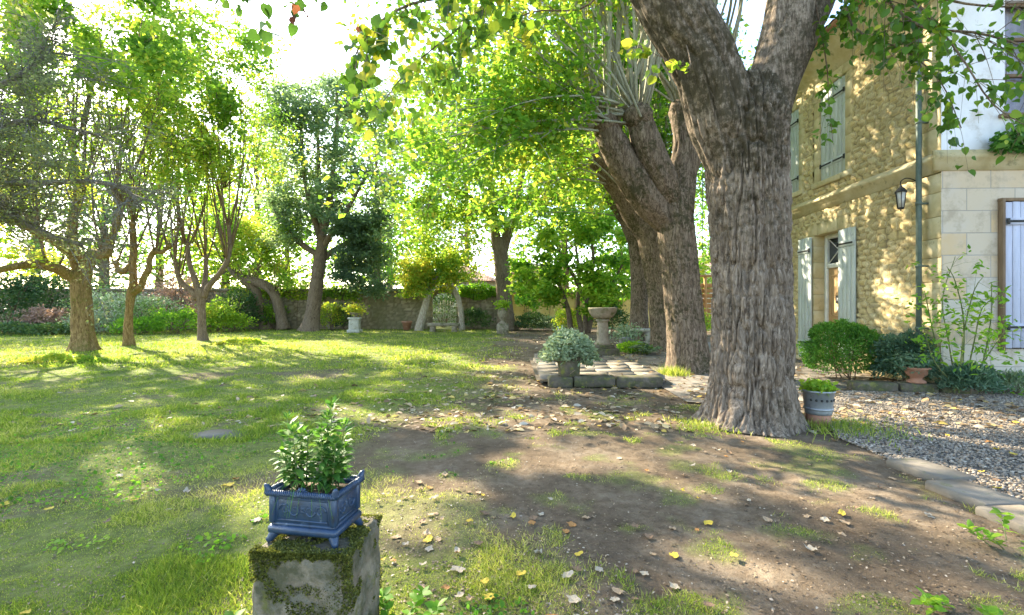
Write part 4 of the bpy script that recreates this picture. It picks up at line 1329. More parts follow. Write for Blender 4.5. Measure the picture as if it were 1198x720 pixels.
def far_house(name, label, x0, x1, y0, y1, h, rise, wall, roof_m, wins):
    o = thing(name, label, 'house', None, ((x0 + x1) / 2, (y0 + y1) / 2, 0))
    mb = MB()
    mb.box(((x0 + x1) / 2, (y0 + y1) / 2, h / 2 - .1), (x1 - x0, y1 - y0, h + .2))
    mb.build('wall', wall, o, origin=o.location, smooth=False)
    roof_mesh(x0 - .4, x1 + .4, y0 - .4, y1 + .4, h + .08, rise).build('roof', roof_m, o, origin=o.location, smooth=False)
    for (x, z, ww, hh) in wins:
        mb = MB()
        for sx in (-1, 1):
            mb.box((x + sx * ww / 2, y0 - .02, z), (.1, .12, hh + .1), bev=.01)
            mb.box((x, y0 - .02, z + sx * hh / 2), (ww - .1, .118, .1), bev=.01)
        mb.box((x, y0 - .015, z), (.06, .08, hh - .1))
        f = mb.build('window', M['white_paint'], o, origin=o.location, smooth=False)
        mb = MB()
        mb.box((x, y0 - .004, z), (ww - .1, .02, hh - .1))
        mb.build('pane', M['glass_dark'], f, origin=o.location, smooth=False)
    return o
M['cream'] = rough_mat('cream', [(.3, (.55, .50, .42)), (.7, (.70, .65, .56))], 2, bs=.2)
M['ochre'] = rough_mat('ochre', [(.3, (.50, .33, .10)), (.7, (.62, .44, .17))], 2, bs=.2)
M['pink_tile'] = rough_mat('pink_tile', [(.3, (.36, .19, .14)), (.7, (.52, .33, .26))], 3)
far_house('far_house', 'low cream house with a pinkish tiled roof behind the gate wall', -8.6, -1.3, 40, 47, 3.2, 1.7, M['cream'], M['pink_tile'], [(-5, 2.2, .9, 1.1), (-2.6, 2.2, .9, 1.1)])
far_house('far_house', 'ochre walled house glimpsed between the shade tree and the wall', -1.6, 3.6, 52, 60, 4.6, 1.6, M['ochre'], M['roof_tile'], [(.6, 3.2, .9, 1.2), (2.4, 3.2, .9, 1.2)])
far_house('far_house', 'pale house with a red roof glimpsed through the gap beside the forked lime', 20, 31, 56, 66, 5.4, 2.6, M['cream'], M['pink_tile'], [(22, 4.3, 1, 1.3), (23.9, 4.3, 1, 1.3), (26, 4.3, 1, 1.3)])
# timber screen in the gap
g = thing('timber_screen', 'orange timber screen of posts and boards seen past the second lime', 'fence', None, at(824, 357, 23) * np.array([1, 1, 0]))
M['orange_wood'] = rough_mat('orange_wood', [(.3, (.36, .18, .06)), (.7, (.52, .30, .12))], 5, sc=(1, 1, .2), bs=.3)
gx0 = g.location[0]
for k in range(4):
    mb = MB()
    mb.box((gx0 - .5 + k * .55, 23, 1.3), (.12, .12, 2.65), bev=.012)
    mb.build('post', M['orange_wood'], g, origin=g.location, smooth=False)
mb = MB()
for k in range(9):
    mb.box((gx0 + .32, 23.05, .3 + k * .24), (1.62, .03, .2), bev=.006)
mb.box((gx0 + .32, 23, 2.68), (1.9, .16, .1), bev=.01)
mb.build('boarding', M['orange_wood'], g, origin=g.location, smooth=False)

# ------------------------------------------------------------------ shrubs and plants
def shrub(name, label, cat, c, rx, ry, rz, n, size, leaf, tint=.45, kind='quad', group=None, inner=.72, tvar=.24, stems=5, width=1.0, lump=.5, stem_m='bark_brown', up=.45, droop=-.05):
    """c = centre of the foot on the ground; the crown is an uneven ellipsoid"""
    o = thing(name, label, cat, group, (c[0], c[1], c[2] if len(c) > 2 else 0))
    z0 = (c[2] if len(c) > 2 else 0)
    d = unit(R.normal(size=(n, 3)))
    low = d[:, 2] < -.55
    d[low, 2] *= -1
    sd_ = R.random(3) * 50
    rr = (inner + (1 - inner) * R.random(n) ** .6) * (1 + lump * 2 * (fbm(d * 2.6 + sd_, 3) - .5) + lump * .7 * (fbm(d * 7 + sd_, 2) - .5))
    rr *= np.where(R.random(n) < .15, R.random(n) ** .4, 1)
    p = d * rr[:, None] * np.array([rx, ry, rz]) + np.array([c[0], c[1], z0 + rz * .85])
    p[:, 2] = np.maximum(p[:, 2], z0 + .02 + .04 * R.random(n))
    mb = MB()
    ax = d * .7 + R.normal(size=(n, 3)) * .6
    ax[:, 2] += -droop
    no = R.normal(size=(n, 3)) * .55 + d * .3
    no[:, 2] += up
    ti = np.clip(tint + (fbm(p * 2.5 / max(rx, .3), 2) - .5) * tvar * 3 + R.normal(size=n) * tvar * .6, 0, 1)
    put_leaves(mb, p, size * (.6 + .7 * R.random(n)), ax, no, ti, kind, width)
    sm = MB()
    for k in range(stems):
        q = p[int(R.random() * n)]
        f = np.array([c[0] + .12 * rx * R.normal(), c[1] + .12 * ry * R.normal(), z0 - .02])
        m_ = (f + q) / 2 + np.array([0, 0, .1 * rz])
        sm.tube(smooth_path([f, m_, q], [1, 1, 1], .1)[0], max(.006, .018 * rz), 5)
    sm.build('stems', M[stem_m], o, origin=o.location)
    mb.build('foliage', M[leaf], o, origin=o.location)
    return o
BS = 'shrubs in the border along the wall'
for (px, py, D, rx, rz, leaf, nm, lab, ti, n, sz) in (
    (12, 352, 22.5, 1.3, 1.5, 'dark_leaf', 'border_shrub', 'tall dark green shrub at the very edge of the border', .5, 2600, .14),
    (50, 350, 24.5, 1.4, 1.6, 'dark_leaf', 'border_shrub', 'dark shrub rising behind the pinkish hydrangea', .55, 2600, .14),
    (52, 366, 22.0, .85, .62, 'pink_leaf', 'hydrangea', 'hydrangea with faded pinkish brown flower heads', .6, 1700, .11),
    (18, 385, 21.4, 1.5, .26, 'dark_leaf', 'low_shrub', 'low glossy dark ground shrub under the tall dark one', .75, 1700, .14),
    (62, 385, 21.2, 1.1, .24, 'dark_leaf', 'low_shrub', 'low dark ground shrub below the hydrangea', .75, 1300, .13),
    (122, 360, 23.0, 1.25, 1.05, 'white_flower_leaf', 'flowering_shrub', 'loose shrub dotted with white flowers behind the stout golden trunk', .6, 2400, .11),
    (110, 378, 21.6, 1.0, .45, 'silver_leaf', 'border_shrub', 'pale silvery mound beside the foot of the stout trunk', .55, 1500, .10),
    (172, 364, 22.8, 1.15, .95, 'white_flower_leaf', 'flowering_shrub', 'white speckled shrub just past the slender kinked tree', .5, 2200, .11),
    (160, 382, 21.6, .9, .38, 'bright_leaf', 'low_shrub', 'low leafy clump at the lawn edge behind the kinked tree', .45, 1300, .12),
    (205, 376, 22.0, .95, .6, 'bright_leaf', 'border_shrub', 'rounded bright green shrub before the vase-shaped tree', .55, 1700, .11),
    (206, 345, 24.8, 1.3, 1.5, 'pink_leaf', 'border_shrub', 'tall straw coloured shrub against the wall', .75, 2200, .13),
    (255, 374, 23.5, .9, .75, 'yellow_leaf', 'border_shrub', 'yellow green shrub just behind the vase-shaped tree', .6, 1700, .12),
    (284, 366, 25.2, .95, 1.05, 'dark_leaf', 'border_shrub', 'dark rounded shrub between the yellow shrub and leaning trunks', .5, 1900, .12),
    (268, 378, 23.5, .8, .5, 'bright_leaf', 'low_shrub', 'low bright shrub at the foot of the dark rounded one', .75, 1300, .12),
    (318, 372, 25.9, .6, .7, 'bright_leaf', 'border_shrub', 'small green shrub seen between the two leaning trunks', .55, 1100, .12),
    (388, 372, 25.2, .55, .75, 'yellow_leaf', 'border_shrub', 'bright yellow green shrub beside the conifer trunk', .75, 1100, .11),
    (402, 374, 25.6, .5, .7, 'dark_leaf', 'border_shrub', 'dark green shrub behind the pale plinth', .55, 900, .11),
    (555, 376, 25.6, .7, .6, 'dark_leaf', 'border_shrub', 'green shrub between the iron gate and the urn', .7, 1300, .11),
    (519, 350, 28.6, 1.0, 1.15, 'dark_leaf', 'border_shrub', 'dark shrub seen through the bars of the iron gate', .75, 1800, .12),
    (622, 378, 25.0, .8, .42, 'dark_leaf', 'border_shrub', 'dark green shrub just past the urn by the yellow wall', .65, 1600, .12),
    (648, 380, 24.5, .8, .38, 'silver_leaf', 'low_shrub', 'low pale clump in front of the yellow wall', .45, 1200, .11),
    (664, 374, 23.5, .6, .6, 'yellow_leaf', 'border_shrub', 'glowing yellow green bush under the spreading tree', .72, 1200, .11),
    (716, 368, 21.5, .75, .7, 'dark_leaf', 'border_shrub', 'dark bush behind the stone bird bath', .7, 1500, .11),
    (815, 372, 20.5, .7, .5, 'yellow_leaf', 'border_shrub', 'sunny yellow bush below the timber screen', .7, 1300, .10),
    (832, 340, 30.0, 1.3, 1.9, 'yellow_leaf', 'border_shrub', 'light green bush behind the timber screen', .6, 1900, .13),
):
    c = at(px, 357, D)
    shrub(nm, lab, 'shrub', (c[0], c[1]), rx * 1.15, rx * .9, rz, int(n * 1.2), sz, leaf, ti, group=BS, lump=.85, inner=.55, stems=9)
# ivy on top of the walls
def ivy(label, x0, x1, y, z, n, size, leaf, hang=.5, rise=.4, tint=.6):
    o = thing('ivy', label, 'ivy', None, ((x0 + x1) / 2, y, z))
    mb = MB()
    x = x0 + (x1 - x0) * R.random(n)
    hh = fbm(np.stack([x * 1.1, 0 * x, 0 * x + z], 1), 3)
    t = R.random(n)
    zz = z + (-hang * hh * 1.6 + (hang + rise) * hh * 1.6 * t)
    p = np.stack([x, y - .12 + R.normal(size=n) * .14, zz], 1)
    ax = R.normal(size=(n, 3)); ax[:, 2] -= .6
    no = R.normal(size=(n, 3)) * .5 + np.array([0, -.7, .5])
    put_leaves(mb, p, size * (.6 + .7 * R.random(n)), ax, no, np.clip(tint + .5 * (hh - .5) + R.normal(size=n) * .18, 0, 1), 'quad', 1.3)
    mb.build('foliage', M[leaf], o, origin=o.location)
    sm = MB()
    for k in range(int((x1 - x0) * 2)):
        q = p[k]
        sm.tube([(q[0], y - .06, max(0, z - 1.7)), (q[0] + .1 * R.normal(), y - .06, z - .6), q], .012, 4)
    sm.build('stems', M['bark_brown'], o, origin=o.location)
ivy('leafy ivy spilling over the wall between the gate and the urn', -2.9, -.4, WY, 2.1, 2600, .12, 'bright_leaf', .7, .6, .65)
ivy('yellow green creeper along the wall top behind the vase-shaped tree', -15.5, -11, WY, 2.1, 2400, .12, 'yellow_leaf', .5, .5)
ivy('creeper covering the wall behind the leaning trunks and conifer', -10.8, -8.2, WY, 2.1, 1500, .12, 'yellow_leaf', .8, .5, .5)
ivy('green creeper over the yellow wall behind the spreading tree', .2, 6.8, WY + 1.6, 1.95, 1100, .12, 'bright_leaf', .3, .5, .6)

# ---- background trees beyond the wall
BG = 'trees beyond the garden wall'
def bg_tree(px, D, top_py, half_px, leaf, tint, n, label):
    c = at(px, 357, D)
    H = EYE + (357 - top_py) / F * D
    Rx = half_px / F * D
    o = thing('background_tree', label, 'tree', BG, (c[0], c[1], 0))
    wd, lv = MB(), MB()
    bark_tube(wd, [(c[0], c[1], -.1), (c[0] + .1, c[1], H * .3), (c[0], c[1] + .1, H * .62), (c[0], c[1], H * .85)], [.3, .26, .16, .05], 10, .4, .02, 5, .3, .4, .1, int(D))
    base = np.array([c[0], c[1], 0])
    for k in range(n):
        u = R.random()
        d = unit(R.normal(size=(1, 3)))[0]
        prof = math.sin(math.pi * min(.97, .18 + u * .80)) ** .7
        p = base + np.array([d[0] * Rx * prof, d[1] * Rx * prof, H * (.22 + .76 * u)])
        s0 = base + np.array([0, 0, H * (.15 + .6 * u)])
        wd.tube([s0, (s0 + p) / 2 + np.array([0, 0, .15]), p], [.05, .035, .012], 4)
        m_ = 58
        q = p + R.normal(size=(m_, 3)) * np.array([.5, .5, .34]) * (.6 + .03 * D)
        rnd_leaves(lv, q, .11 + .006 * D, tint0=tint, tvar=.24)
    wd.build('trunk', M['bark_brown'], o, origin=o.location)
    lv.build('crown', M[leaf], o, origin=o.location)
for a in (
    (-60, 30, 60, 120, 'lime_leaf', .5, 80, 'broad green tree beyond the wall at the edge of the view'),
    (40, 33, 90, 95, 'yellow_leaf', .55, 80, 'sunlit tree beyond the wall behind the stout golden trunk'),
    (120, 29, 200, 60, 'white_flower_leaf', .3, 50, 'pale low tree beyond the wall behind the kinked tree'),
    (185, 36, 150, 70, 'lime_leaf', .6, 60, 'mid green tree beyond the wall behind the vase-shaped tree'),
    (262, 33, 225, 50, 'yellow_leaf', .55, 50, 'low yellow tree beyond the wall behind the leaning trunks'),
    (335, 40, 240, 50, 'bright_leaf', .6, 40, 'small bright tree beyond the wall by the conifer'),
    (455, 42, 225, 45, 'lime_leaf', .55, 44, 'loose tree beyond the wall between the conifer and the far cream house'),
    (440, 38, 120, 62, 'lime_leaf', .55, 70, 'tall airy tree beyond the wall just past the conifer'),
    (300, 37, 130, 60, 'yellow_leaf', .5, 64, 'tall airy yellow green tree beyond the wall before the conifer'),
    (545, 46, 150, 62, 'lime_leaf', .65, 60, 'pale green tree beyond the wall behind the shade tree'),
    (500, 60, 235, 60, 'dark_leaf', .7, 40, 'distant dark tree above the far cream house'),
    (660, 36, 190, 70, 'lime_leaf', .65, 70, 'sunny tree beyond the yellow wall'),
    (760, 34, 200, 70, 'lime_leaf', .6, 70, 'green tree beyond the wall behind the third lime'),
    (840, 42, 130, 55, 'bright_leaf', .55, 70, 'green tree filling the gap beside the house'),
    (905, 36, 60, 60, 'lime_leaf', .5, 80, 'tall green tree rising past the end of the house'),
    (-200, 24, 40, 140, 'yellow_leaf', .5, 90, 'large tree beyond the border outside the lawn')):
    bg_tree(*a)

# ---- planting by the house
c = at(1000, 444, 8.35)
shrub('box_bush', 'clipped bright green rounded bush in front of the door', 'bush', (5.86, 8.5), .70, .55, .52, 17000, .045, 'box_leaf', .45, 'oval', inner=.8, lump=.30, tvar=.2, stems=8)
shrub('dark_bush', 'dark bluish evergreen bush beside the drainpipe foot', 'bush', (6.28, 7.75), .42, .42, .46, 5200, .05, 'blue_leaf', .38, 'needle', inner=.7, lump=.35, width=2)
kb = thing('stone_planter_edge', 'low mossy stone edging of the bed at the house corner', 'edging', None, (5.9, 7.25, 0))
for k, (x, y, l) in enumerate(((5.45, 7.32, .62), (6.02, 7.22, .52), (6.52, 7.12, .48))):
    mb = MB()
    mb.box((x, y, .06), (l - .02, .24, .16), rz=-.17, bev=.02)
    mb.build('block', M['stone_mossy'], kb, origin=kb.location)
up = thing('low_urn', 'squat footed stone bowl on the edging under the dark bush', 'urn', None, (6.02, 7.2, .14))
mb = MB()
mb.lathe([(.09, 0), (.12, .005), (.12, .03), (.07, .06), (.085, .09), (.13, .13), (.15, .20), (.175, .215), (.175, .235), (.15, .24), (.14, .20), (.0, .20)], n=28)
mb.build('bowl', M['terracotta'], up)
mb = MB()
rnd_leaves(mb, np.array([0, 0, .30]) + R.normal(size=(500, 3)) * np.array([.14, .12, .07]), .06, 'needle', tint0=.5, width=2)
mb.build('foliage', M['blue_leaf'], up)
shrub('lavender', 'grey blue feathery clump spreading at the house corner', 'shrub', (6.6, 7.0), .40, .28, .23, 2800, .075, 'blue_leaf', .62, 'needle', inner=.5, lump=.5, width=1.2, droop=-.5)
shrub('lavender', 'sparse silvery clump below the lilac shutter', 'shrub', (7.35, 7.0), .36, .25, .17, 1300, .07, 'silver_leaf', .35, 'needle', inner=.5, lump=.6, width=1.1, droop=-.5)
shrub('lavender', 'dusty low clump at the gravel margin under the front wall', 'shrub', (8.3, 7.1), .5, .22, .13, 1300, .07, 'blue_leaf', .7, 'needle', inner=.4, lump=.6, width=1.1, droop=-.5)
o = thing('climbing_rose', 'tall leggy shrub of thin arching canes at the house corner', 'shrub', None, (6.95, 7.1, 0))
sm, lv = MB(), MB()
for P in ([(1120, 455), (1110, 400), (1103, 350), (1118, 300)], [(1128, 458), (1140, 400), (1150, 360), (1172, 345)], [(1122, 456), (1128, 390), (1140, 340), (1150, 325)], [(1130, 460), (1160, 410), (1178, 385)],
          [(1115, 455), (1095, 400), (1085, 355), (1082, 340)], [(1125, 456), (1128, 380), (1118, 330), (1108, 312)], [(1135, 460), (1150, 425), (1160, 370), (1160, 330)], [(1118, 452), (1092, 420), (1078, 370)], [(1132, 462), (1170, 450), (1196, 432)]):
    D = 7.0 + .25 * R.random()
    L, rr = smooth_path([at(a, b_, D - .1 * k) for k, (a, b_) in enumerate(P)], np.linspace(.012, .004, len(P)), .07)
    L[0][2] = -.02
    sm.tube(L, rr, 5)
    for k in range(14):
        t = .45 + .55 * R.random()
        p = L[int(t * (len(L) - 1))]
        q = p + R.normal(size=3) * .13
        sm.tube([p, (p + q) / 2 + np.array([0, 0, .02]), q], [.003, .002, .001], 3)
        rnd_leaves(lv, q + R.normal(size=(7, 3)) * .045, .075, 'oval', tint0=.6, tvar=.25, up=.5, droop=.3)
sm.build('canes', M['green_stem'], o, origin=o.location)
lv.build('foliage', M['bright_leaf'], o, origin=o.location)
o = thing('ledge_plant', 'trailing green plant growing on the ledge of the whitewashed front', 'plant', None, hw(1.35, -.1, 3.71))
lv, sm = MB(), MB()
n = 2600
x = .62 + 2.2 * R.random(n)
hh = .10 + .34 * sstep(.55, 1.2, x)
p = np.stack([x, -.1 - .16 * R.random(n), 3.70 + hh * (R.random(n) ** 1.3) + .05 * R.normal(size=n)], 1)
for k in range(30):
    sm.tube([(x[k], -.06, 3.70), (x[k], -.12, 3.76), p[k]], .006, 4)
sm.build('stems', M['green_stem'], o, origin=np.array([1.35, -.1, 3.71]))
rnd_leaves(lv, p, .085, 'oval', tint0=.45, up=.3, droop=.5)
lv.build('foliage', M['box_leaf'], o, origin=np.array([1.35, -.1, 3.71]))
o.rotation_euler = (0, 0, HRZ)
shrub('house_shrub', 'leafy green shrub by the far side of the door', 'shrub', tuple(hw(-.22, 4.5, 0)[:2]), .22, .3, .62, 1500, .07, 'bright_leaf', .5, 'oval')

# ------------------------------------------------------------------ terrace, urns, bath, pots, bench
mb = MB()
fx = [.62, 2.46]
fy = 7.98
k = 0
y = fy
while y < 11.3:
    d_ = .38 + .14 * R.random()
    x = .45 + .12 * R.random()
    while x < 2.5:
        w_ = .36 + .35 * R.random()
        if x + w_ > 2.55:
            w_ = 2.55 - x
        if w_ > .12:
            n = 4
            j_ = lambda: .009 * R.normal()
            v = [(x + .015 + j_(), y + .015 + j_()), (x + w_ - .015 + j_(), y + .015 + j_()), (x + w_ - .015 + j_(), y + d_ - .015 + j_()), (x + .015 + j_(), y + d_ - .015 + j_())]
            zt = .128 + .005 * R.random()
            mb.add([(a, b_, zt - .10) for a, b_ in v] + [(a, b_, zt) for a, b_ in v], [(4, 5, 6, 7), (0, 1, 5, 4), (1, 2, 6, 5), (2, 3, 7, 6), (3, 0, 4, 7)], R.random())
        x += w_
    y += d_
M['flagstone'] = rough_mat('flagstone', [(.3, (.12, .10, .078)), (.55, (.195, .172, .138)), (.75, (.28, .252, .21))], 4, bs=.5, bd=.012, patch=[((.20, .16, .10), 6, .55, .7)])
tag(mb.build('paving', M['flagstone'], smooth=False), kind='structure')
sheet('paving_bed', [(.4, 7.9), (2.55, 7.9), (2.55, 11.35), (.4, 11.35)], .075, rough_mat('paving_bed', [(.3, (.09, .07, .05)), (.7, (.17, .14, .10))], 12, bs=.8))
KG = 'kerb stones along the flagstones'
for x0, x1, dz, lab in ((.58, .98, 0, 'short mossy kerb stone under the square pot'), (.99, 1.66, .012, 'mossy kerb stone in the middle of the flagstone edge'), (1.67, 2.42, 0, 'long kerb stone at the end of the flagstone edge beside the limes')):
    mb = MB()
    nx_, nz_ = 22, 5
    mb.box(((x0 + x1) / 2, 7.85, .055 + dz), (x1 - x0 - .008, .26, .175), bev=.022)
    tag(mb.build('kerb_stone', M['stone_mossy']), lab, 'kerb stone', KG)
# square pot and its grey bush on the kerb
pt = thing('square_pot', 'square weathered stone pot holding a grey green bush on the kerb', 'pot', None, (.93, 7.92, .138), .05)
mb = MB()
mb.box((0, 0, .15), (.30, .30, .30), bev=.012, taper=1.14)
mb.box((0, 0, .305), (.37, .37, .055), bev=.012)
mb.build('pot_body', M['stone_mossy'], pt, smooth=False)
n = 5200
d = unit(R.normal(size=(n, 3)))
rr = (.6 + .4 * R.random(n)) * (1 + .7 * (fbm(d * 3 + 3, 3) - .5))
p = d * rr[:, None] * np.array([.45, .40, .27]) + np.array([0, 0, .50])
p[:, 2] -= .18 * (np.abs(p[:, 0]) / .45) ** 2
mb = MB()
rnd_leaves(mb, p, .055, 'needle', tint0=.55, tvar=.2, width=2.4, up=.4, droop=-.2)
mb.build('foliage', M['silver_leaf'], pt)
mb = MB()
for k in range(40):
    mb.tube([(0, 0, .28), p[k] * np.array([.5, .5, 1]) * .75, p[k]], [.008, .005, .002], 4)
mb.build('stems', M['bark_brown'], pt)
# bird bath
bb = thing('bird_bath', 'tall stone bird bath with a round bowl on a column beside the flagstones', 'bird bath', None, at(705, 357, 11.5) * np.array([1, 1, 0]), .1)
mb = MB()
mb.box((0, 0, .13), (.66, .60, .30), bev=.03)
mb.box((0, 0, .31), (.46, .44, .1), bev=.02)
mb.build('plinth', M['stone_mossy'], bb)
mb = MB()
mb.lathe([(.19, .35), (.2, .38), (.19, .41), (.145, .44), (.135, .48), (.14, .62), (.125, .86), (.13, .90), (.165, .92), (.165, .95), (.13, .97)], n=28)
mb.build('column', M['stone'], bb)
mb = MB()
mb.lathe([(.12, .965), (.17, .98), (.25, 1.02), (.31, 1.10), (.335, 1.19), (.345, 1.20), (.345, 1.235), (.315, 1.24), (.30, 1.19), (.2, 1.10), (0, 1.09)], n=36)
mb.build('bowl', M['stone'], bb)
# urn on plinth before the shade tree
ur = thing('urn', 'slender stone urn on a square plinth in front of the shade tree', 'urn', None, at(588, 357, 22.2) * np.array([1, 1, 0]))
mb = MB()
mb.box((0, 0, .20), (.54, .54, .44), bev=.02)
mb.box((0, 0, .44), (.44, .44, .07), bev=.015)
mb.build('plinth', M['stone'], ur, smooth=False)
mb = MB()
mb.lathe([(.15, .475), (.16, .5), (.10, .55), (.09, .6), (.14, .66), (.20, .78), (.225, .92), (.215, 1.02), (.17, 1.08), (.19, 1.12), (.215, 1.14), (.2, 1.16), (.16, 1.13), (0, 1.1)], n=26)
mb.build('vase', M['stone'], ur)
mb = MB()
rnd_leaves(mb, np.array([0, 0, 1.32]) + R.normal(size=(420, 3)) * np.array([.15, .15, .11]), .11, tint0=.7)
mb.build('foliage', M['bright_leaf'], ur)
# pale plinth with a planted bowl below the conifer
ur = thing('planted_plinth', 'pale panelled plinth topped by a bowl of leaves below the conifer', 'plinth', None, at(415, 357, 23) * np.array([1, 1, 0]))
mb = MB()
mb.box((0, 0, .06), (.58, .58, .14), bev=.015)
mb.box((0, 0, .38), (.46, .46, .52), bev=.015, taper=.94)
mb.box((0, 0, .67), (.56, .56, .08), bev=.015, taper=.9)
mb.build('plinth', M['stone_pale'], ur, smooth=False)
mb = MB()
mb.lathe([(.1, .71), (.09, .76), (.16, .82), (.24, .9), (.27, .94), (.25, .95), (0, .92)], n=24)
mb.build('bowl', M['stone'], ur)
mb = MB()
rnd_leaves(mb, np.array([0, 0, 1.12]) + R.normal(size=(560, 3)) * np.array([.24, .2, .12]), .12, tint0=.7)
mb.build('foliage', M['yellow_leaf'], ur)
pt = thing('terracotta_pot', 'plain terracotta pot at the foot of the wall', 'pot', None, at(476, 357, 25) * np.array([1, 1, 0]))
mb = MB()
mb.lathe([(.17, 0), (.24, .36), (.27, .37), (.28, .46), (.26, .47), (.235, .42), (0, .41)], n=26)
mb.build('pot_body', M['terracotta'], pt)
# bench by the gate
def bench(label, c, w_, h, d_, rz, m_, th=.12):
    o = thing('stone_bench', label, 'bench', None, (c[0], c[1], 0), rz)
    mb = MB()
    mb.box((0, 0, h - th / 2), (w_, d_, th), bev=.025)
    mb.build('seat', M[m_], o)
    for s_ in (-1, 1):
        mb = MB()
        mb.box((s_ * w_ * .34, 0, (h - th) / 2), (.22, d_ * .8, h - th + .02), bev=.03, taper=1.15)
        mb.box((s_ * w_ * .34, 0, .03), (.30, d_ * .86, .08), bev=.02)
        mb.build('leg', M[m_], o)
    return o
bench('mossy stone bench with thick slab seat in front of the iron gate', at(519, 357, 23.6), 1.55, .42, .5, .02, 'stone', .15)
bench('plain grey stone bench behind the lime trunks', at(748, 357, 16.2), .95, .50, .4, -.05, 'stone_pale', .1)
pt = thing('dark_pot', 'dark round pot of drooping leaves between bird bath and lime trunks', 'pot', None, at(733, 357, 14.6) * np.array([1, 1, 0]))
mb = MB()
mb.lathe([(.15, 0), (.2, .08), (.225, .28), (.24, .3), (.24, .34), (.21, .34), (.2, .28), (0, .28)], n=26)
mb.build('pot_body', M['zinc'], pt)
mb = MB()
rnd_leaves(mb, np.array([0, 0, .46]) + R.normal(size=(620, 3)) * np.array([.2, .2, .12]), .10, 'oval', tint0=.4)
mb.build('foliage', M['silver_leaf'], pt)
def fern(name, label, c, n, L, leaf, tint=.55, wdt=.9, group=None, rise=.8):
    """rosette of arching fronds, each a row of leaflets"""
    o = thing(name, label, 'plant', group, (c[0], c[1], 0))
    mb, sm = MB(), MB()
    for k in range(n):
        a = 6.283 * (k + R.random()) / n
        l = L * (.65 + .6 * R.random())
        t = np.linspace(0, 1, 9)
        el = rise * (.6 + .6 * R.random())
        p = np.stack([np.cos(a) * l * t, np.sin(a) * l * t, l * (el * 1.7 * t - el * 1.15 * t ** 2.2)], 1) + np.array([c[0], c[1], 0])
        sm.tube(p, np.linspace(.004, .0015, 9), 4)
        for s_ in (-1, 1):
            q = np.repeat(p[1:], 2, 0) + R.normal(size=(16, 3)) * .004
            side = np.array([-math.sin(a), math.cos(a), .15]) * s_
            ax = side + np.array([math.cos(a), math.sin(a), 0]) * .55 + R.normal(size=(16, 3)) * .15
            no = np.tile(np.array([0, 0, 1.]), (16, 1)) + R.normal(size=(16, 3)) * .25
            sz = np.repeat(np.sin(np.linspace(.5, 2.7, 8)), 2) * l * .34
            put_leaves(mb, q, sz, ax, no, np.clip(tint + .16 * R.normal(size=16), 0, 1), 'oval', wdt)
    sm.build('stems', M['green_stem'], o, origin=o.location)
    mb.build('foliage', M[leaf], o, origin=o.location)
    return o
fern('fern', 'grey green fern at the foot of the third lime', at(757, 357, 12.6), 13, .42, 'silver_leaf', .4)
shrub('low_shrub', 'low mixed green clump between the dark pot and the fern', 'shrub', tuple(at(742, 357, 13.1)[:2]), .42, .3, .14, 900, .08, 'bright_leaf', .6)
# metal pot on a brick by the great lime
pt = thing('metal_pot', 'riveted grey metal pot of green leaves on a terracotta base beside the great lime', 'pot', None, (3.37, 5.32, 0))
mb = MB()
mb.lathe([(.118, -.02), (.122, .1), (.118, .105), (0, .105)], n=24)
mb.build('pot_base', M['terracotta'], pt)
mb = MB()
mb.lathe([(.118, .105), (.13, .11), (.133, .14), (.155, .35), (.163, .353), (.163, .368), (.15, .37), (.147, .33), (0, .325)], n=32)
mb.lathe([(.139, .155), (.144, .16), (.146, .175), (.141, .18)], n=32)
po = mb.build('pot_body', M['zinc'], pt)
for k in range(7):
    a_ = -2.6 + k * .35
    mb = MB()
    r_ = .148
    v = []
    mb.lathe([(.014, 0), (.012, .006), (.0, .009)], n=10)
    V = np.concatenate(mb.v)
    ca, sa = math.cos(a_), math.sin(a_)
    V = np.stack([ca * (r_ + V[:, 2]) - sa * V[:, 0], sa * (r_ + V[:, 2]) + ca * V[:, 0], .27 + V[:, 1]], 1)
    mb.v = [V]
    mb.build('rivet', M['iron'], po)
mb = MB()
n = 700
d = unit(R.normal(size=(n, 3)))
p = d * np.array([.17, .17, .085]) * (.4 + .6 * R.random((n, 1))) + np.array([0, 0, .40])
rnd_leaves(mb, p, .045, 'oval', tint0=.72, tvar=.2, width=1.5)
mb.build('foliage', M['bright_leaf'], pt)
# edging slabs of the gravel
SG = 'flat edging slabs beside the gravel'
for (x, y, l, w_, rz, lab) in ((3.24, 3.76, .46, .30, .16, 'flat edging slab at the far end, towards the great lime'), (3.14, 3.29, .42, .31, .10, 'cracked middle slab of the gravel edging'), (3.08, 2.83, .44, .33, .08, 'edging slab under the bright fern')):
    mb = MB()
    mb.box((x, y, .004), (w_, l, .07), rz=rz, bev=.012)
    tag(mb.build('edging_slab', M['slab']), lab, 'slab', SG)
# stepping stone sunk in the lawn
mb = MB()
a_ = np.arange(14) * 2 * math.pi / 14
rr = 1 + .16 * np.cos(a_ * 3 + 1) + .06 * R.normal(size=14)
c = gnd(254, 508)
v = np.stack([c[0] + .30 * rr * np.cos(a_), c[1] + .16 * rr * np.sin(a_), 0 * a_ + .004], 1)
v2 = v.copy(); v2[:, 2] = -.05
mb.add(np.concatenate([v, v2]), [tuple(range(14))] + [(k, k + 14, (k + 1) % 14 + 14, (k + 1) % 14) for k in range(14)])
tag(mb.build('stepping_stone', M['slab'], smooth=False), 'flat grey stone sunk level in the lawn', 'stone')

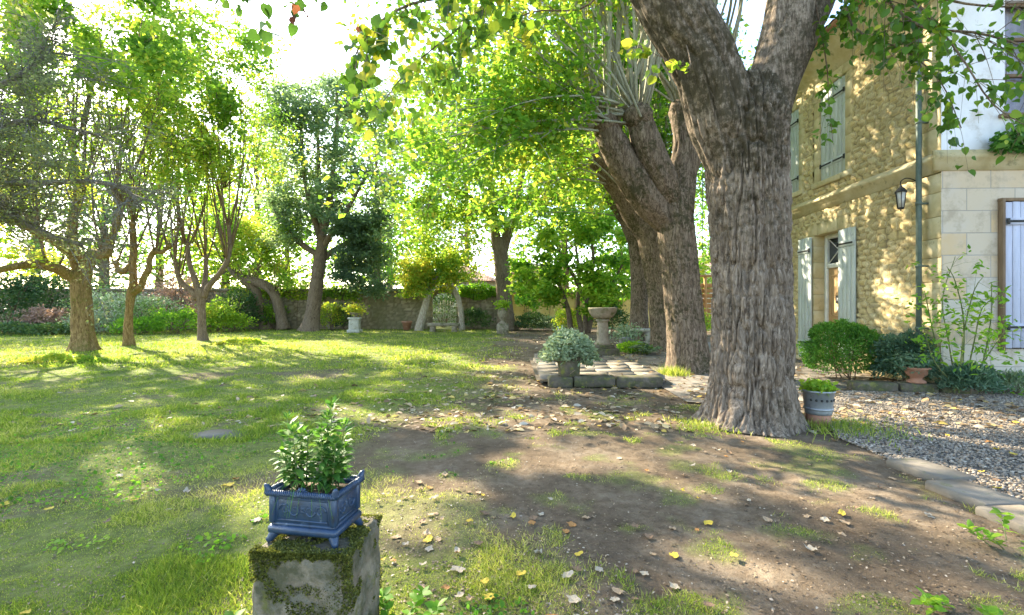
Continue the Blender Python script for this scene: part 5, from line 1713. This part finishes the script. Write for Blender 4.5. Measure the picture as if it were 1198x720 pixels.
# ------------------------------------------------------------------ mossy pillar with the blue planter
PR = -.09
pc = np.array([-.742, 1.875, 0.])
PH = .42
pil = thing('stone_pillar', 'squat mossy stone block carrying the blue planter', 'pillar', None, pc, PR)
mb = MB()
g_ = 46
us = np.linspace(-1, 1, g_)
V, Q = [], []
def face(fn, off):
    A, B = np.meshgrid(us, us)
    v = fn(A.ravel(), B.ravel())
    i = np.arange(g_ - 1)[:, None] * g_
    j = np.arange(g_ - 1)[None]
    return v, np.stack([i + j, i + j + 1, i + g_ + j + 1, i + g_ + j], -1).reshape(-1, 4)
hx, hy = .182, .165
for fn in (lambda a, b_: np.stack([a * hx, 0 * a - hy, PH / 2 + .03 + b_ * (PH / 2 + .03) - .06], 1), lambda a, b_: np.stack([0 * a + hx, a * hy, PH / 2 + .03 + b_ * (PH / 2 + .03) - .06], 1),
           lambda a, b_: np.stack([-a * hx, 0 * a + hy, PH / 2 + .03 + b_ * (PH / 2 + .03) - .06], 1), lambda a, b_: np.stack([0 * a - hx, -a * hy, PH / 2 + .03 + b_ * (PH / 2 + .03) - .06], 1),
           lambda a, b_: np.stack([a * hx, b_ * hy, 0 * a + PH], 1)):
    v, q = face(fn, 0)
    r0 = np.array([0, 0, PH / 2])
    e = np.stack([np.abs(v[:, 0]) / hx, np.abs(v[:, 1]) / hy, np.clip((v[:, 2] - PH / 2) / (PH / 2), 0, 1)], 1)
    es = np.sort(e, 1)[:, 1]
    inn = sstep(.86, 1.0, es) * .014
    nz_ = (fbm(v * 9 + 4, 4) - .5) * .022 + (fbm(v * 40, 3) - .5) * .008
    dirv = unit(v - r0)
    v = v + dirv * (nz_ - inn)[:, None]
    mb.add(v, [q])
m = rough_mat('pillar_stone', [(.3, (.13, .10, .07)), (.5, (.215, .175, .125)), (.7, (.33, .285, .22))], 9, bs=.9, bd=.012, fine=70, patch=[((.085, .08, .045), 6, .44, .56), ((.16, .145, .11), 16, .5, .62), ((.13, .13, .03), 10, .56, .66)])
mb.build('block', m, pil)
moss = MB()
n = 26000
p = np.stack([(R.random(n) * 2 - 1) * hx * 1.0, (R.random(n) * 2 - 1) * hy * 1.0, np.full(n, PH)], 1)
sidep = R.random(n) < .62
fr_ = R.random(n)
dep = R.random(n) ** 1.7 * .30
ph = np.where(fr_ < .55, 0, 1)
ps = np.where(ph[:, None] == 0, np.stack([(R.random(n) * 2 - 1) * hx, np.full(n, -hy), PH - dep], 1), np.stack([np.full(n, hx), (R.random(n) * 2 - 1) * hy, PH - dep], 1))
p = np.where(sidep[:, None], ps, p)
k_ = fbm(p * 11 + 8, 3) - np.where(sidep, dep * .9, .0) > .40
p = p[k_]
n = len(p)
od = np.where((np.abs(p[:, 2:3] - PH) < 1e-6), np.array([[0, 0, 1.]]), np.where(np.abs(p[:, 1:2] + hy) < 1e-6, np.array([[0, -1., .2]]), np.array([[1., 0, .2]])))
put_leaves(moss, p + od * -.003, .0085 * (.6 + .8 * R.random(n)), od + R.normal(size=(n, 3)) * .6, R.normal(size=(n, 3)), np.clip(.4 + .25 * R.normal(size=n), 0, 1), 'quad', 1.5)
M['moss'] = leaf_mat('moss', [(0, (.05, .06, .012)), (.5, (.13, .14, .025)), (1, (.26, .24, .05))], trans=.25)
moss.build('moss', M['moss'], pil)
bx = thing('blue_planter', 'blue enamelled cast planter with scrolled panels, rope rim and small feet', 'planter', None, pc + np.array([-.012, -.012, PH + .004]), PR - .09)
Wd, Dp = .285, .205
mb = MB()
mb.box((0, 0, .045), (Wd - .005, Dp - .005, .03), bev=.008)
mb.box((0, 0, .066), (Wd - .02, Dp - .02, .016), bev=.006, taper=.96)
for s_ in (-1, 1):                            # four walls leave the box open
    mb.box((0, s_ * (Dp / 2 - .02), .122), (Wd - .036, .014, .106), bev=.003)
    mb.box((s_ * (Wd / 2 - .02), 0, .122), (.014, Dp - .056, .106), bev=.003)
for sx in (-1, 1):
    for sy in (-1, 1):
        mb.box((sx * (Wd / 2 - .02), sy * (Dp / 2 - .02), .122), (.026, .026, .108), bev=.005)
body = mb.build('planter_body', M['blue_enamel'], bx)
mb = MB()                                     # frames and scrolls in relief on the four sides
def relief(u, z, side, out=.0145):
    fy_ = Dp / 2 - out
    fx_ = Wd / 2 - out
    return {0: (u, -fy_, z), 1: (fx_, u, z), 2: (-u, fy_, z), 3: (-fx_, -u, z)}[side]
for side in range(4):
    hw_ = (Wd if side % 2 == 0 else Dp) / 2 - .042
    for zz in (.082, .160):
        mb.tube([relief(-hw_, zz, side), relief(hw_, zz, side)], .0042, 6)
    for uu in (-hw_, hw_):
        mb.tube([relief(uu, .082, side), relief(uu, .160, side)], .003, 6)
    nsc = 2 if side % 2 == 0 else 1
    for s_ in (-1, 1):
        for k in range(nsc):
            c0 = s_ * (hw_ * (.30 + .42 * k) if nsc == 2 else hw_ * .5)
            t = np.linspace(0, 4.6 * math.pi / 2, 26)
            r_ = .023 * (1 - t / 8.6)
            sp = [relief(c0 + s_ * rr_ * math.cos(tt), .120 + (1 if k else -1) * rr_ * math.sin(tt), side) for rr_, tt in zip(r_, t)]
            mb.tube(sp, np.linspace(.0055, .0036, 26), 6)
        mb.tube([relief(s_ * .012, .120, side), relief(s_ * .02, .138, side), relief(s_ * .035, .148, side)], [.004, .003, .002], 6)
    for k in range(6):
        a_ = k * math.pi / 3
        mb.tube([relief(0, .120, side), relief(.011 * math.cos(a_), .120 + .014 * math.sin(a_), side)], [.004, .0022], 6)
mb.build('panel_relief', M['blue_enamel'], body)
mb = MB()                                     # rope rim
def rope(p0, p1):
    p0, p1 = np.array(p0), np.array(p1)
    L = np.linalg.norm(p1 - p0)
    mb.tube([p0, p1], .008, 8)
    d = (p1 - p0) / L
    side_ = np.array([-d[1], d[0], 0])
    t = np.linspace(0, L, int(L / .003))
    for ph_ in (0, 2.09, 4.19):
        th_ = t / .026 * 2 * math.pi + ph_
        mb.tube(p0 + d * t[:, None] + .0085 * (np.cos(th_)[:, None] * side_ + np.sin(th_)[:, None] * np.array([0, 0, 1.])), .0042, 5)
zr = .182
cx_, cy_ = Wd / 2 - .004, Dp / 2 - .004
rope((-cx_, -cy_, zr), (cx_, -cy_, zr)); rope((cx_, -cy_, zr), (cx_, cy_, zr)); rope((cx_, cy_, zr), (-cx_, cy_, zr)); rope((-cx_, cy_, zr), (-cx_, -cy_, zr))
for s_ in (-1, 1):
    mb.box((0, s_ * (Dp / 2 - .018), .178), (Wd - .03, .02, .012), bev=.004)
    mb.box((s_ * (Wd / 2 - .018), 0, .178), (.02, Dp - .055, .0118), bev=.004)
mb.build('rope_rim', M['blue_enamel'], body)
for sx in (-1, 1):
    for sy in (-1, 1):
        mb = MB()                             # corner finial: a small leaf scroll
        b0 = np.array([sx * (Wd / 2 - .008), sy * (Dp / 2 - .008), .176])
        dd = np.array([sx, sy, 0]) * .7071
        mb.tube([b0, b0 + np.array([0, 0, .016]), b0 + dd * .006 + np.array([0, 0, .030]), b0 + dd * .014 + np.array([0, 0, .038])], [.014, .0145, .010, .004], 10)
        mb.tube([b0 - dd * .012 + np.array([0, 0, .004]), b0 - dd * .008 + np.array([0, 0, .02])], [.010, .004], 8)
        mb.build('finial', M['blue_enamel'], bx)
        mb = MB()
        f0 = np.array([sx * (Wd / 2 - .028), sy * (Dp / 2 - .028), .036])
        mb.tube([f0, f0 + dd * .012 - np.array([0, 0, .012]), f0 + dd * .024 - np.array([0, 0, .028]), f0 + dd * .034 - np.array([0, 0, .034])], [.020, .018, .013, .009], 10)
        mb.build('foot', M['blue_enamel'], bx)
for side in (0, 2):
    mb = MB()
    c0 = np.array(relief(0, .186, side, .012))
    for k in range(5):
        a_ = math.pi * (.1 + .2 * k)
        mb.tube([c0, c0 + np.array([.022 * math.cos(a_) * (1 if side == 0 else -1), 0, .020 * math.sin(a_)])], [.007, .004], 8)
    mb.box(tuple(c0 - np.array([0, 0, .006])), (.05, .014, .014), bev=.004)
    mb.build('crest', M['blue_enamel'], bx)
mb = MB()
mb.box((0, 0, .164), (Wd - .046, Dp - .046, .01))
mb.build('soil', M['pot_soil'], bx, smooth=False)
GPn = 'plants in the blue planter'
def potted(label, roots, leafn, lsz, leaf, tint, group=GPn, name='potted_plant'):
    o = thing(name, label, 'plant', group, bx.location + Vector((0, 0, .168)), PR - .09)
    sm, lv = MB(), MB()
    for (x, y, h, lx, ly) in roots:
        t = np.linspace(0, 1, 9)
        p = np.stack([x + lx * t ** 1.5, y + ly * t ** 1.5, h * t], 1)
        sm.tube(p, np.linspace(.0035, .0012, 9), 5)
        nn = int(leafn * h / .3)
        for k in range(nn):
            tt = .12 + .88 * (k + .5) / nn
            q = np.array([np.interp(tt, t, p[:, c_]) for c_ in range(3)])
            m_ = 4 if tt < .93 else 7
            a_ = k * 1.4 + np.arange(m_) * 2 * math.pi / m_ + R.normal(size=m_) * .3
            el = -.1 + .5 * tt + R.normal(size=m_) * .25 + (.5 if tt > .9 else 0)
            ax = np.stack([np.cos(a_) * np.cos(el), np.sin(a_) * np.cos(el), np.sin(el)], 1)
            pos = q + ax * .008
            no = np.array([0, 0, 1.]) + R.normal(size=(m_, 3)) * .3
            sz = lsz * (1.15 - .5 * tt) * (.75 + .5 * R.random(m_))
            put_leaves(lv, pos, sz, ax, no, np.clip(tint + .25 * (tt - .5) + .2 * R.normal(size=m_), 0, 1), 'oval', .95)
    sm.build('stems', M['green_stem'], o)
    lv.build('foliage', M[leaf], o)
potted('taller bushy upright plant with pointed fresh green leaves in the planter', [(.055, .0, .33, .012, 0), (.075, .03, .24, .015, .02), (.045, -.03, .23, .0, -.01), (.08, -.02, .19, .02, -.01), (.07, .02, .15, .02, .03), (.055, -.01, .28, -.008, .01)], 19, .052, 'potted_leaf', .5)
potted('looser plant with broad leaves and bare tips in the planter', [(-.095, .0, .27, -.03, .0), (-.085, .03, .2, -.02, .03), (-.07, -.02, .23, -.002, -.02), (-.1, -.01, .15, -.03, -.02), (-.055, .02, .19, -.005, .02), (-.075, 0, .16, -.02, -.03)], 13, .058, 'potted_leaf', .58)
o = thing('potted_grass', 'few thin grass blades arching over the planter rim', 'plant', GPn, bx.location + Vector((0, 0, .168)), PR - .09)
mb = MB()
for k in range(9):
    a_ = -1.6 + .5 * R.normal()
    l = .10 + .06 * R.random()
    t = np.linspace(0, 1, 8)
    mb.tube(np.stack([.005 * k - .02 + np.cos(a_) * l * t, -.055 + np.sin(a_) * l * t * .55, .10 * t * (1 - t) * 2.2 - .07 * t ** 3 + .01], 1), np.linspace(.0016, .0006, 8), 4)
mb.build('blades', M['box_leaf'], o)

# ------------------------------------------------------------------ grass, weeds, gravel, fallen leaves
def scatter(n, y0, y1, pw=1.0):
    u = R.random(n)
    y = (y0 ** (1 - pw) + u * (y1 ** (1 - pw) - y0 ** (1 - pw))) ** (1 / (1 - pw)) if pw != 1 else y0 * (y1 / y0) ** u
    x = (R.random(n) * 2 - 1) * (1.12 * y + .4)
    return x, y
def clear(x, y):
    pav, pth = on_path(x, y)
    ok = (pav < .5) & (pth < .5) & (x < gravel_edge(y) + .02)
    ok &= ~((np.abs(x - pc[0]) < .16) & (np.abs(y - pc[1]) < .15))
    ok &= np.hypot(x - 2.65, y - 5.45) > .52
    return ok
def grass(n, y0, y1, h, wd, pw):
    x, y = scatter(n, y0, y1, pw)
    g = grassy(x, y)
    k = (R.random(n) < g * (.6 + .8 * fbm(np.stack([x * 2.2, y * 2.2, 0 * x], 1), 3))) & clear(x, y)
    x, y, g = x[k], y[k], g[k]
    n = len(x)
    pos = np.stack([x, y, ground_h(x, y) - .004], 1)
    ax = R.normal(size=(n, 3)) * .55
    ax[:, 2] = .55 + .5 * R.random(n)
    hs = h * (.4 + .9 * R.random(n)) * (.45 + 1.5 * sstep(.42, .72, fbm(pos * np.array([2.6, 2.6, 0]) + 60, 3))) * (.7 + .3 * g)
    no = R.normal(size=(n, 3)); no[:, 2] *= .3
    dry = fbm(pos * np.array([.8, .8, 1]) + 12, 3)
    ti = np.clip(.25 + .75 * (dry - .3) + .22 * R.normal(size=n) + .45 * (1 - g) * R.random(n), 0, 1)
    return pos, hs, ax, no, ti, wd * (.6 + .8 * R.random(n)) / hs
mb = MB()
for args in ((460000, 1.4, 4.6, .026, .0031, 1.6), (260000, 4.6, 10, .034, .0075, 1.2), (150000, 10, 25.5, .06, .018, .6)):
    pos, hs, ax, no, ti, wd = grass(*args)
    put_leaves(mb, pos, hs, ax, no, ti, 'blade', wd)
tag(mb.build('grass', M['grass']), kind='stuff')
# clover and small broad weeds, mostly low at the left
mb = MB()
x, y = scatter(26000, 1.5, 6, 1.5)
k = (fbm(np.stack([x * 1.1, y * 1.1, 0 * x + 33], 1), 3) > .52 + .05 * (x > -1.5)) & (grassy(x, y) > .4) & clear(x, y) & (x < .4)
x, y = x[k], y[k]
n = len(x)
pos = np.stack([x, y, ground_h(x, y) + .008 + .022 * R.random(n)], 1)
rnd_leaves(mb, pos, .022, 'oval', up=1.1, droop=0, tint0=.35, width=1.9)
tag(mb.build('weeds', M['bright_leaf']), kind='stuff')
# yellow moss strips on the far lawn
def mound(label, c, l, w_, h, rz, n):
    o = thing('moss_mound', label, 'moss', None, (c[0], c[1], 0), rz)
    mb = MB()
    p = np.stack([(R.random(n) * 2 - 1) * l, R.normal(size=n) * w_ * .5, 0 * R.random(n)], 1)
    k_ = .5 + fbm(np.stack([p[:, 0] * 2.2 + c[0], p[:, 1] * 2, p[:, 2]], 1), 3)
    p[:, 2] = h * k_ * np.clip(1 - (p[:, 0] / l) ** 2, 0, 1) * np.exp(-(p[:, 1] / w_) ** 2) * R.random(n) ** .5
    rnd_leaves(mb, p, .05, tint0=.78, up=.6, droop=-.4)
    mb.build('foliage', M['yellow_leaf'], o)
mound('low yellow mossy ridge under the vase-shaped tree', gnd(283, 403), .85, .16, .20, .12, 2600)
mound('broken yellow mossy ridge on the lawn before the stout golden trunk', gnd(68, 424), 1.0, .22, .20, .05, 2800)
# tufts at the feet of things
def tuft(name, label, c, n, r_, h, tint=.4):
    o = thing(name, label, 'grass tuft', None, (c[0], c[1], 0))
    mb = MB()
    p = np.stack([R.normal(size=n) * r_, R.normal(size=n) * r_, np.zeros(n) - .005], 1)
    ax = R.normal(size=(n, 3)) * .5 + np.array([0, 0, .9])
    hs = h * (.5 + .8 * R.random(n))
    put_leaves(mb, p, hs, ax, R.normal(size=(n, 3)), np.clip(tint + .2 * R.normal(size=n), 0, 1), 'blade', .007 / hs)
    mb.build('foliage', M['grass'], o)
tuft('grass_tuft', 'grass tuft growing at the foot of the second lime', at(787, 357, 9.05), 700, .13, .16, .5)
tuft('grass_tuft', 'grass tuft beside the bird bath plinth', at(722, 357, 11.2), 500, .12, .16, .5)
tuft('grass_tuft', 'ragged grass around the metal pot on the gravel margin', np.array([3.5, 5.05]), 1100, .24, .09, .4)
tuft('grass_tuft', 'fine grass along the root of the great lime', np.array([2.05, 5.15]), 500, .16, .07, .5)
# leafy plants in the near corner and by the pillar
GF = 'leafy seedlings in the near corner'
def seedling(label, c, n, h, tint, lsz=.07):
    o = thing('seedling', label, 'plant', GF, (c[0], c[1], 0))
    sm, lv = MB(), MB()
    for k in range(n):
        b0 = np.array([.07 * R.normal(), .07 * R.normal(), -.01])
        tip = b0 * 1.8 + np.array([.03 * R.normal(), .03 * R.normal(), h * (.5 + .6 * R.random())])
        p = np.array([b0, (b0 + tip) / 2, tip])
        sm.tube(p, [.003, .0025, .0015], 4)
        for t in (.35, .6, .8, 1.0):
            q = b0 + (tip - b0) * t
            m_ = 3 if t < 1 else 5
            a_ = R.random() * 6 + np.arange(m_) * 6.283 / m_
            ax = np.stack([np.cos(a_), np.sin(a_), .35 + .4 * R.normal(size=m_) * .5], 1)
            put_leaves(lv, np.repeat(q[None], m_, 0), lsz * (.7 + .5 * R.random(m_)), ax, np.array([0, 0, 1.]) + R.normal(size=(m_, 3)) * .3, np.clip(tint + .15 * R.normal(size=m_), 0, 1), 'oval', 1.35)
    sm.build('stems', M['green_stem'], o)
    lv.build('foliage', M['bright_leaf'], o)
seedling('bright leafy seedling at the bottom corner of the soil', gnd(1158, 716), 4, .08, .72, .05)
seedling('leafy seedling growing against the near edging slab', gnd(1182, 640), 5, .12, .68, .055)
seedling('small seedling at the bottom edge beside the bright corner one', gnd(1075, 724), 3, .05, .55, .04)
seedling('ivy leaved seedling at the foot of the stone pillar', np.array([-.50, 1.86]), 12, .10, .3, .05)
seedling('weedy seedling on the lawn side of the stone pillar', np.array([-1.02, 1.86]), 8, .08, .45, .06)
# gravel pebbles
mb = MB()
n = 64000
u = R.random(n)
y = 2.3 + (7.3 - 2.3) * u ** .8
x = gravel_edge(y) - .12 + (R.random(n) ** 1.15) * (9.2 - gravel_edge(y))
k = (x < 1.1 * y + 2.2)
x, y = x[k], y[k]
n = len(x)
ph = (1 + 5 ** .5) / 2
iv = unit(np.array([(-1, ph, 0), (1, ph, 0), (-1, -ph, 0), (1, -ph, 0), (0, -1, ph), (0, 1, ph), (0, -1, -ph), (0, 1, -ph), (ph, 0, -1), (ph, 0, 1), (-ph, 0, -1), (-ph, 0, 1)], float))
fi = np.array([(0, 11, 5), (0, 5, 1), (0, 1, 7), (0, 7, 10), (0, 10, 11), (1, 5, 9), (5, 11, 4), (11, 10, 2), (10, 7, 6), (7, 1, 8), (3, 9, 4), (3, 4, 2), (3, 2, 6), (3, 6, 8), (3, 8, 9), (4, 9, 5), (2, 4, 11), (6, 2, 10), (8, 6, 7), (9, 8, 1)])
sz = .0082 * (.4 + 1.2 * R.random((n, 1, 1)))
v = iv[None] * (1 + .35 * (R.random((n, 12, 1)) - .5)) * sz * np.stack([1.2 + 0 * x, .9 + .4 * R.random(n), .6 + .2 * R.random(n)], 1)[:, None]
a_ = R.random(n) * 6.28
ca, sa = np.cos(a_)[:, None], np.sin(a_)[:, None]
v = np.stack([v[..., 0] * ca - v[..., 1] * sa, v[..., 0] * sa + v[..., 1] * ca, v[..., 2]], 2) + np.stack([x, y, .008 + .006 * R.random(n)], 1)[:, None]
mb.add(v.reshape(-1, 3), [(fi[None] + (np.arange(n) * 12)[:, None, None]).reshape(-1, 3)], np.repeat(R.random(n), 12))
m, nt, b, out = new_mat('pebble')
nt.links.new(ramp(nt, attr(nt), [(0, (.085, .07, .054)), (.3, (.185, .155, .12)), (.6, (.285, .245, .19)), (.85, (.28, .20, .125)), (1, (.42, .37, .30))]), b.inputs['Base Color'])
b.inputs['Roughness'].default_value = .8
tag(mb.build('gravel', m, smooth=False), kind='stuff')
# fallen leaves
def dead_leaf(seed, curl, lobes):
    rg = np.random.default_rng(seed)
    n = 30
    a = np.arange(n) * 2 * math.pi / n
    r_ = (.84 + .13 * np.cos(a * lobes + seed)) * (.85 + .22 * np.cos(a)) + .045 * rg.normal(size=n)
    v = [(0, 0, 0)]
    for f in (.5, 1):
        for k in range(n):
            x, y = r_[k] * f * math.cos(a[k]), r_[k] * f * math.sin(a[k]) * .82
            z = curl * (x * x * .7 + .5 * y * y) + .12 * f * math.sin(a[k] * 3 + seed) * curl + .06 * f * math.sin(a[k] * 5 + 2 * seed)
            v.append((x, y, z))
    f = [(0, 1 + k, 1 + (k + 1) % n) for k in range(n)] + [(1 + k, 1 + n + k, 1 + n + (k + 1) % n, 1 + (k + 1) % n) for k in range(n)]
    return np.array(v) * .5, f
DM = {}
for nm, a, c in (('pale', (.29, .235, .165), (.45, .38, .28)), ('tan', (.27, .17, .09), (.46, .33, .20)), ('yellow', (.46, .31, .035), (.64, .47, .07)), ('rust', (.30, .13, .04), (.46, .24, .08)), ('brown', (.14, .085, .05), (.26, .17, .10))):
    DM[nm] = rough_mat('dead_leaf_' + nm, [(.35, a), (.65, c)], 22, rough=.75, bs=.4, bd=.004)
LEAFMESH = {}
def leaf_obj(kind, var, p, size, tilt, label, group='fallen leaves'):
    key = (kind, var)
    if key not in LEAFMESH:
        V, Fc = dead_leaf(var * 13 + 5, [.35, .7, .5, .2, .9, -.4][var], [5, 3, 5, 3, 5, 2][var])
        m_ = MB()
        m_.add(V, Fc)
        o = m_.build('fallen_leaf', DM[kind])
        LEAFMESH[key] = o
    else:
        o = LEAFMESH[key].copy()
        COL.objects.link(o)
    o.location = p
    o.rotation_euler = (tilt[0], tilt[1], R.random() * 6.28)
    o.scale = (size, size, size)
    tag(o, label, 'leaf', group)
    return o
for kind, var, (px, py), s_, lab in (
    ('yellow', 0, (827, 610), .085, 'bright yellow fallen leaf lying alone on bare soil, largest of the yellow ones'),
    ('pale', 0, (537, 669), .10, 'big pale lobed fallen leaf in the grass beyond the planter pillar'),
    ('pale', 4, (950, 642), .085, 'pale twisted fallen leaf on dark soil, below a curled cream one'),
    ('pale', 2, (673, 704), .085, 'pale folded fallen leaf at the bottom edge of the soil'),
    ('tan', 3, (990, 610), .08, 'cream curled fallen leaf on soil midway to the edging slabs'),
    ('tan', 1, (899, 608), .075, 'tan curled fallen leaf just beyond the largest yellow leaf'),
    ('rust', 0, (622, 613), .07, 'rust orange fallen leaf at the lawn edge'),
    ('yellow', 1, (600, 606), .06, 'yellow fallen leaf next to the rust orange one'),
    ('yellow', 2, (268, 566), .11, 'golden fallen leaf alone on the lawn beside the planter'),
    ('pale', 5, (300, 607), .12, 'pale long fallen leaf in the grass beside the planter pillar'),
    ('pale', 3, (1086, 601), .07, 'pale round fallen leaf just below the edging slabs'),
    ('yellow', 3, (676, 651), .06, 'dull yellow fallen leaf in a grass tuft on the soil'),
    ('yellow', 4, (718, 452), .15, 'orange yellow fallen leaf lying against the kerb stones'),
    ('yellow', 0, (571, 700), .07, 'yellow brown fallen leaf near the bottom of the lawn edge')):
    g0 = gnd(px, py)
    leaf_obj(kind, var, (g0[0], g0[1], float(ground_h(g0[:1], g0[1:2])[0]) + .012), s_, (.09 * R.normal(), .09 * R.normal()), lab)
n = 0
while n < 268:
    x, y = scatter(1, 2.0, 12.5, 1.15)
    X_, Y_ = float(x[0]), float(y[0])
    g_ = float(grassy(x, y)[0])
    dens = .30 if X_ < float(xb(Y_)) - .5 else 1.0
    if R.random() > dens * sstep(.38, .6, float(fbm(np.array([[X_ * 1.2, Y_ * 1.2, 3.3]]), 3)[0])) or not clear(x, y)[0] and X_ < float(gravel_edge(Y_)):
        continue
    if abs(X_) > 1.1 * Y_:
        continue
    on_g = X_ > float(gravel_edge(Y_))
    kind = R.choice(['pale', 'tan', 'yellow', 'rust', 'brown'], p=[.12, .30, .38, .08, .12] if on_g else [.30, .30, .15, .09, .16])
    where = 'the gravel' if on_g else ('the grass' if g_ > .5 else 'the bare soil')
    word = {'pale': 'pale grey', 'tan': 'tan', 'yellow': 'yellow', 'rust': 'rust coloured', 'brown': 'dull brown'}[kind]
    z = .022 if on_g else float(ground_h(x, y)[0]) + (.022 if g_ > .5 else .010)
    leaf_obj(kind, int(R.integers(6)), (X_, Y_, z), (.035 + .042 * R.random()) * (1 + .02 * Y_), (.06 * R.normal(), .06 * R.normal()), 'small %s fallen leaf scattered on %s' % (word, where), '%s leaves on %s' % (word, where))
    n += 1
# crumbs of leaf, twig and the far leaf litter
def litter(name, mat, n, y0, y1, size, pw, right=True):
    mb = MB()
    x, y = scatter(n, y0, y1, pw)
    k = (x > xb(y) - .5 - 4.5 * R.random(n) ** 3) & (x < 6.5) & (R.random(n) < .35 + .9 * fbm(np.stack([x, y, 0 * x], 1), 3))
    k &= (on_path(x, y)[0] < .3) | (R.random(len(x)) < .15)
    x, y = x[k], y[k]
    n = len(x)
    pav, pth = on_path(x, y)
    z = np.where((pav > .5), .142, np.where(pth > .5, .016, np.where(x > gravel_edge(y), .02, ground_h(x, y) + .006)))
    z = np.where((y > 7.7) & (y < 7.95) & (x > .5) & (x < 2.5), .18, z)
    pos = np.stack([x, y, z], 1)
    ax = R.normal(size=(n, 3)); ax[:, 2] *= .15
    no = R.normal(size=(n, 3)) * .3 + np.array([0, 0, 1.])
    put_leaves(mb, pos, size * (.5 + R.random(n)), ax, no, R.random(n), 'oval', 1.3)
    return tag(mb.build(name, mat), kind='stuff')
M['litter'] = leaf_mat('litter', [(0, (.12, .075, .045)), (.35, (.26, .17, .095)), (.65, (.42, .31, .18)), (.85, (.52, .46, .38)), (1, (.55, .38, .07))], trans=.15)
M['crumb'] = leaf_mat('crumb', [(0, (.06, .04, .027)), (.5, (.15, .105, .065)), (.85, (.27, .20, .13)), (1, (.42, .36, .28))], trans=.1)
litter('leaf_litter', M['litter'], 16000, 5, 25, .085, .9)
litter('leaf_crumbs', M['crumb'], 24000, 1.7, 9, .015, 1.5)
# thin cord hanging from the second lime
cd = MB()
p0 = at(821, 150, 10.0)
cd.tube(smooth_path([p0, p0 + np.array([.02, 0, -1.2]), p0 + np.array([.03, .02, -2.6])], step=.2)[0], .008, 5)
tag(cd.build('cord', M['green_metal']), 'thin green cord hanging straight down from the second lime', 'cord')
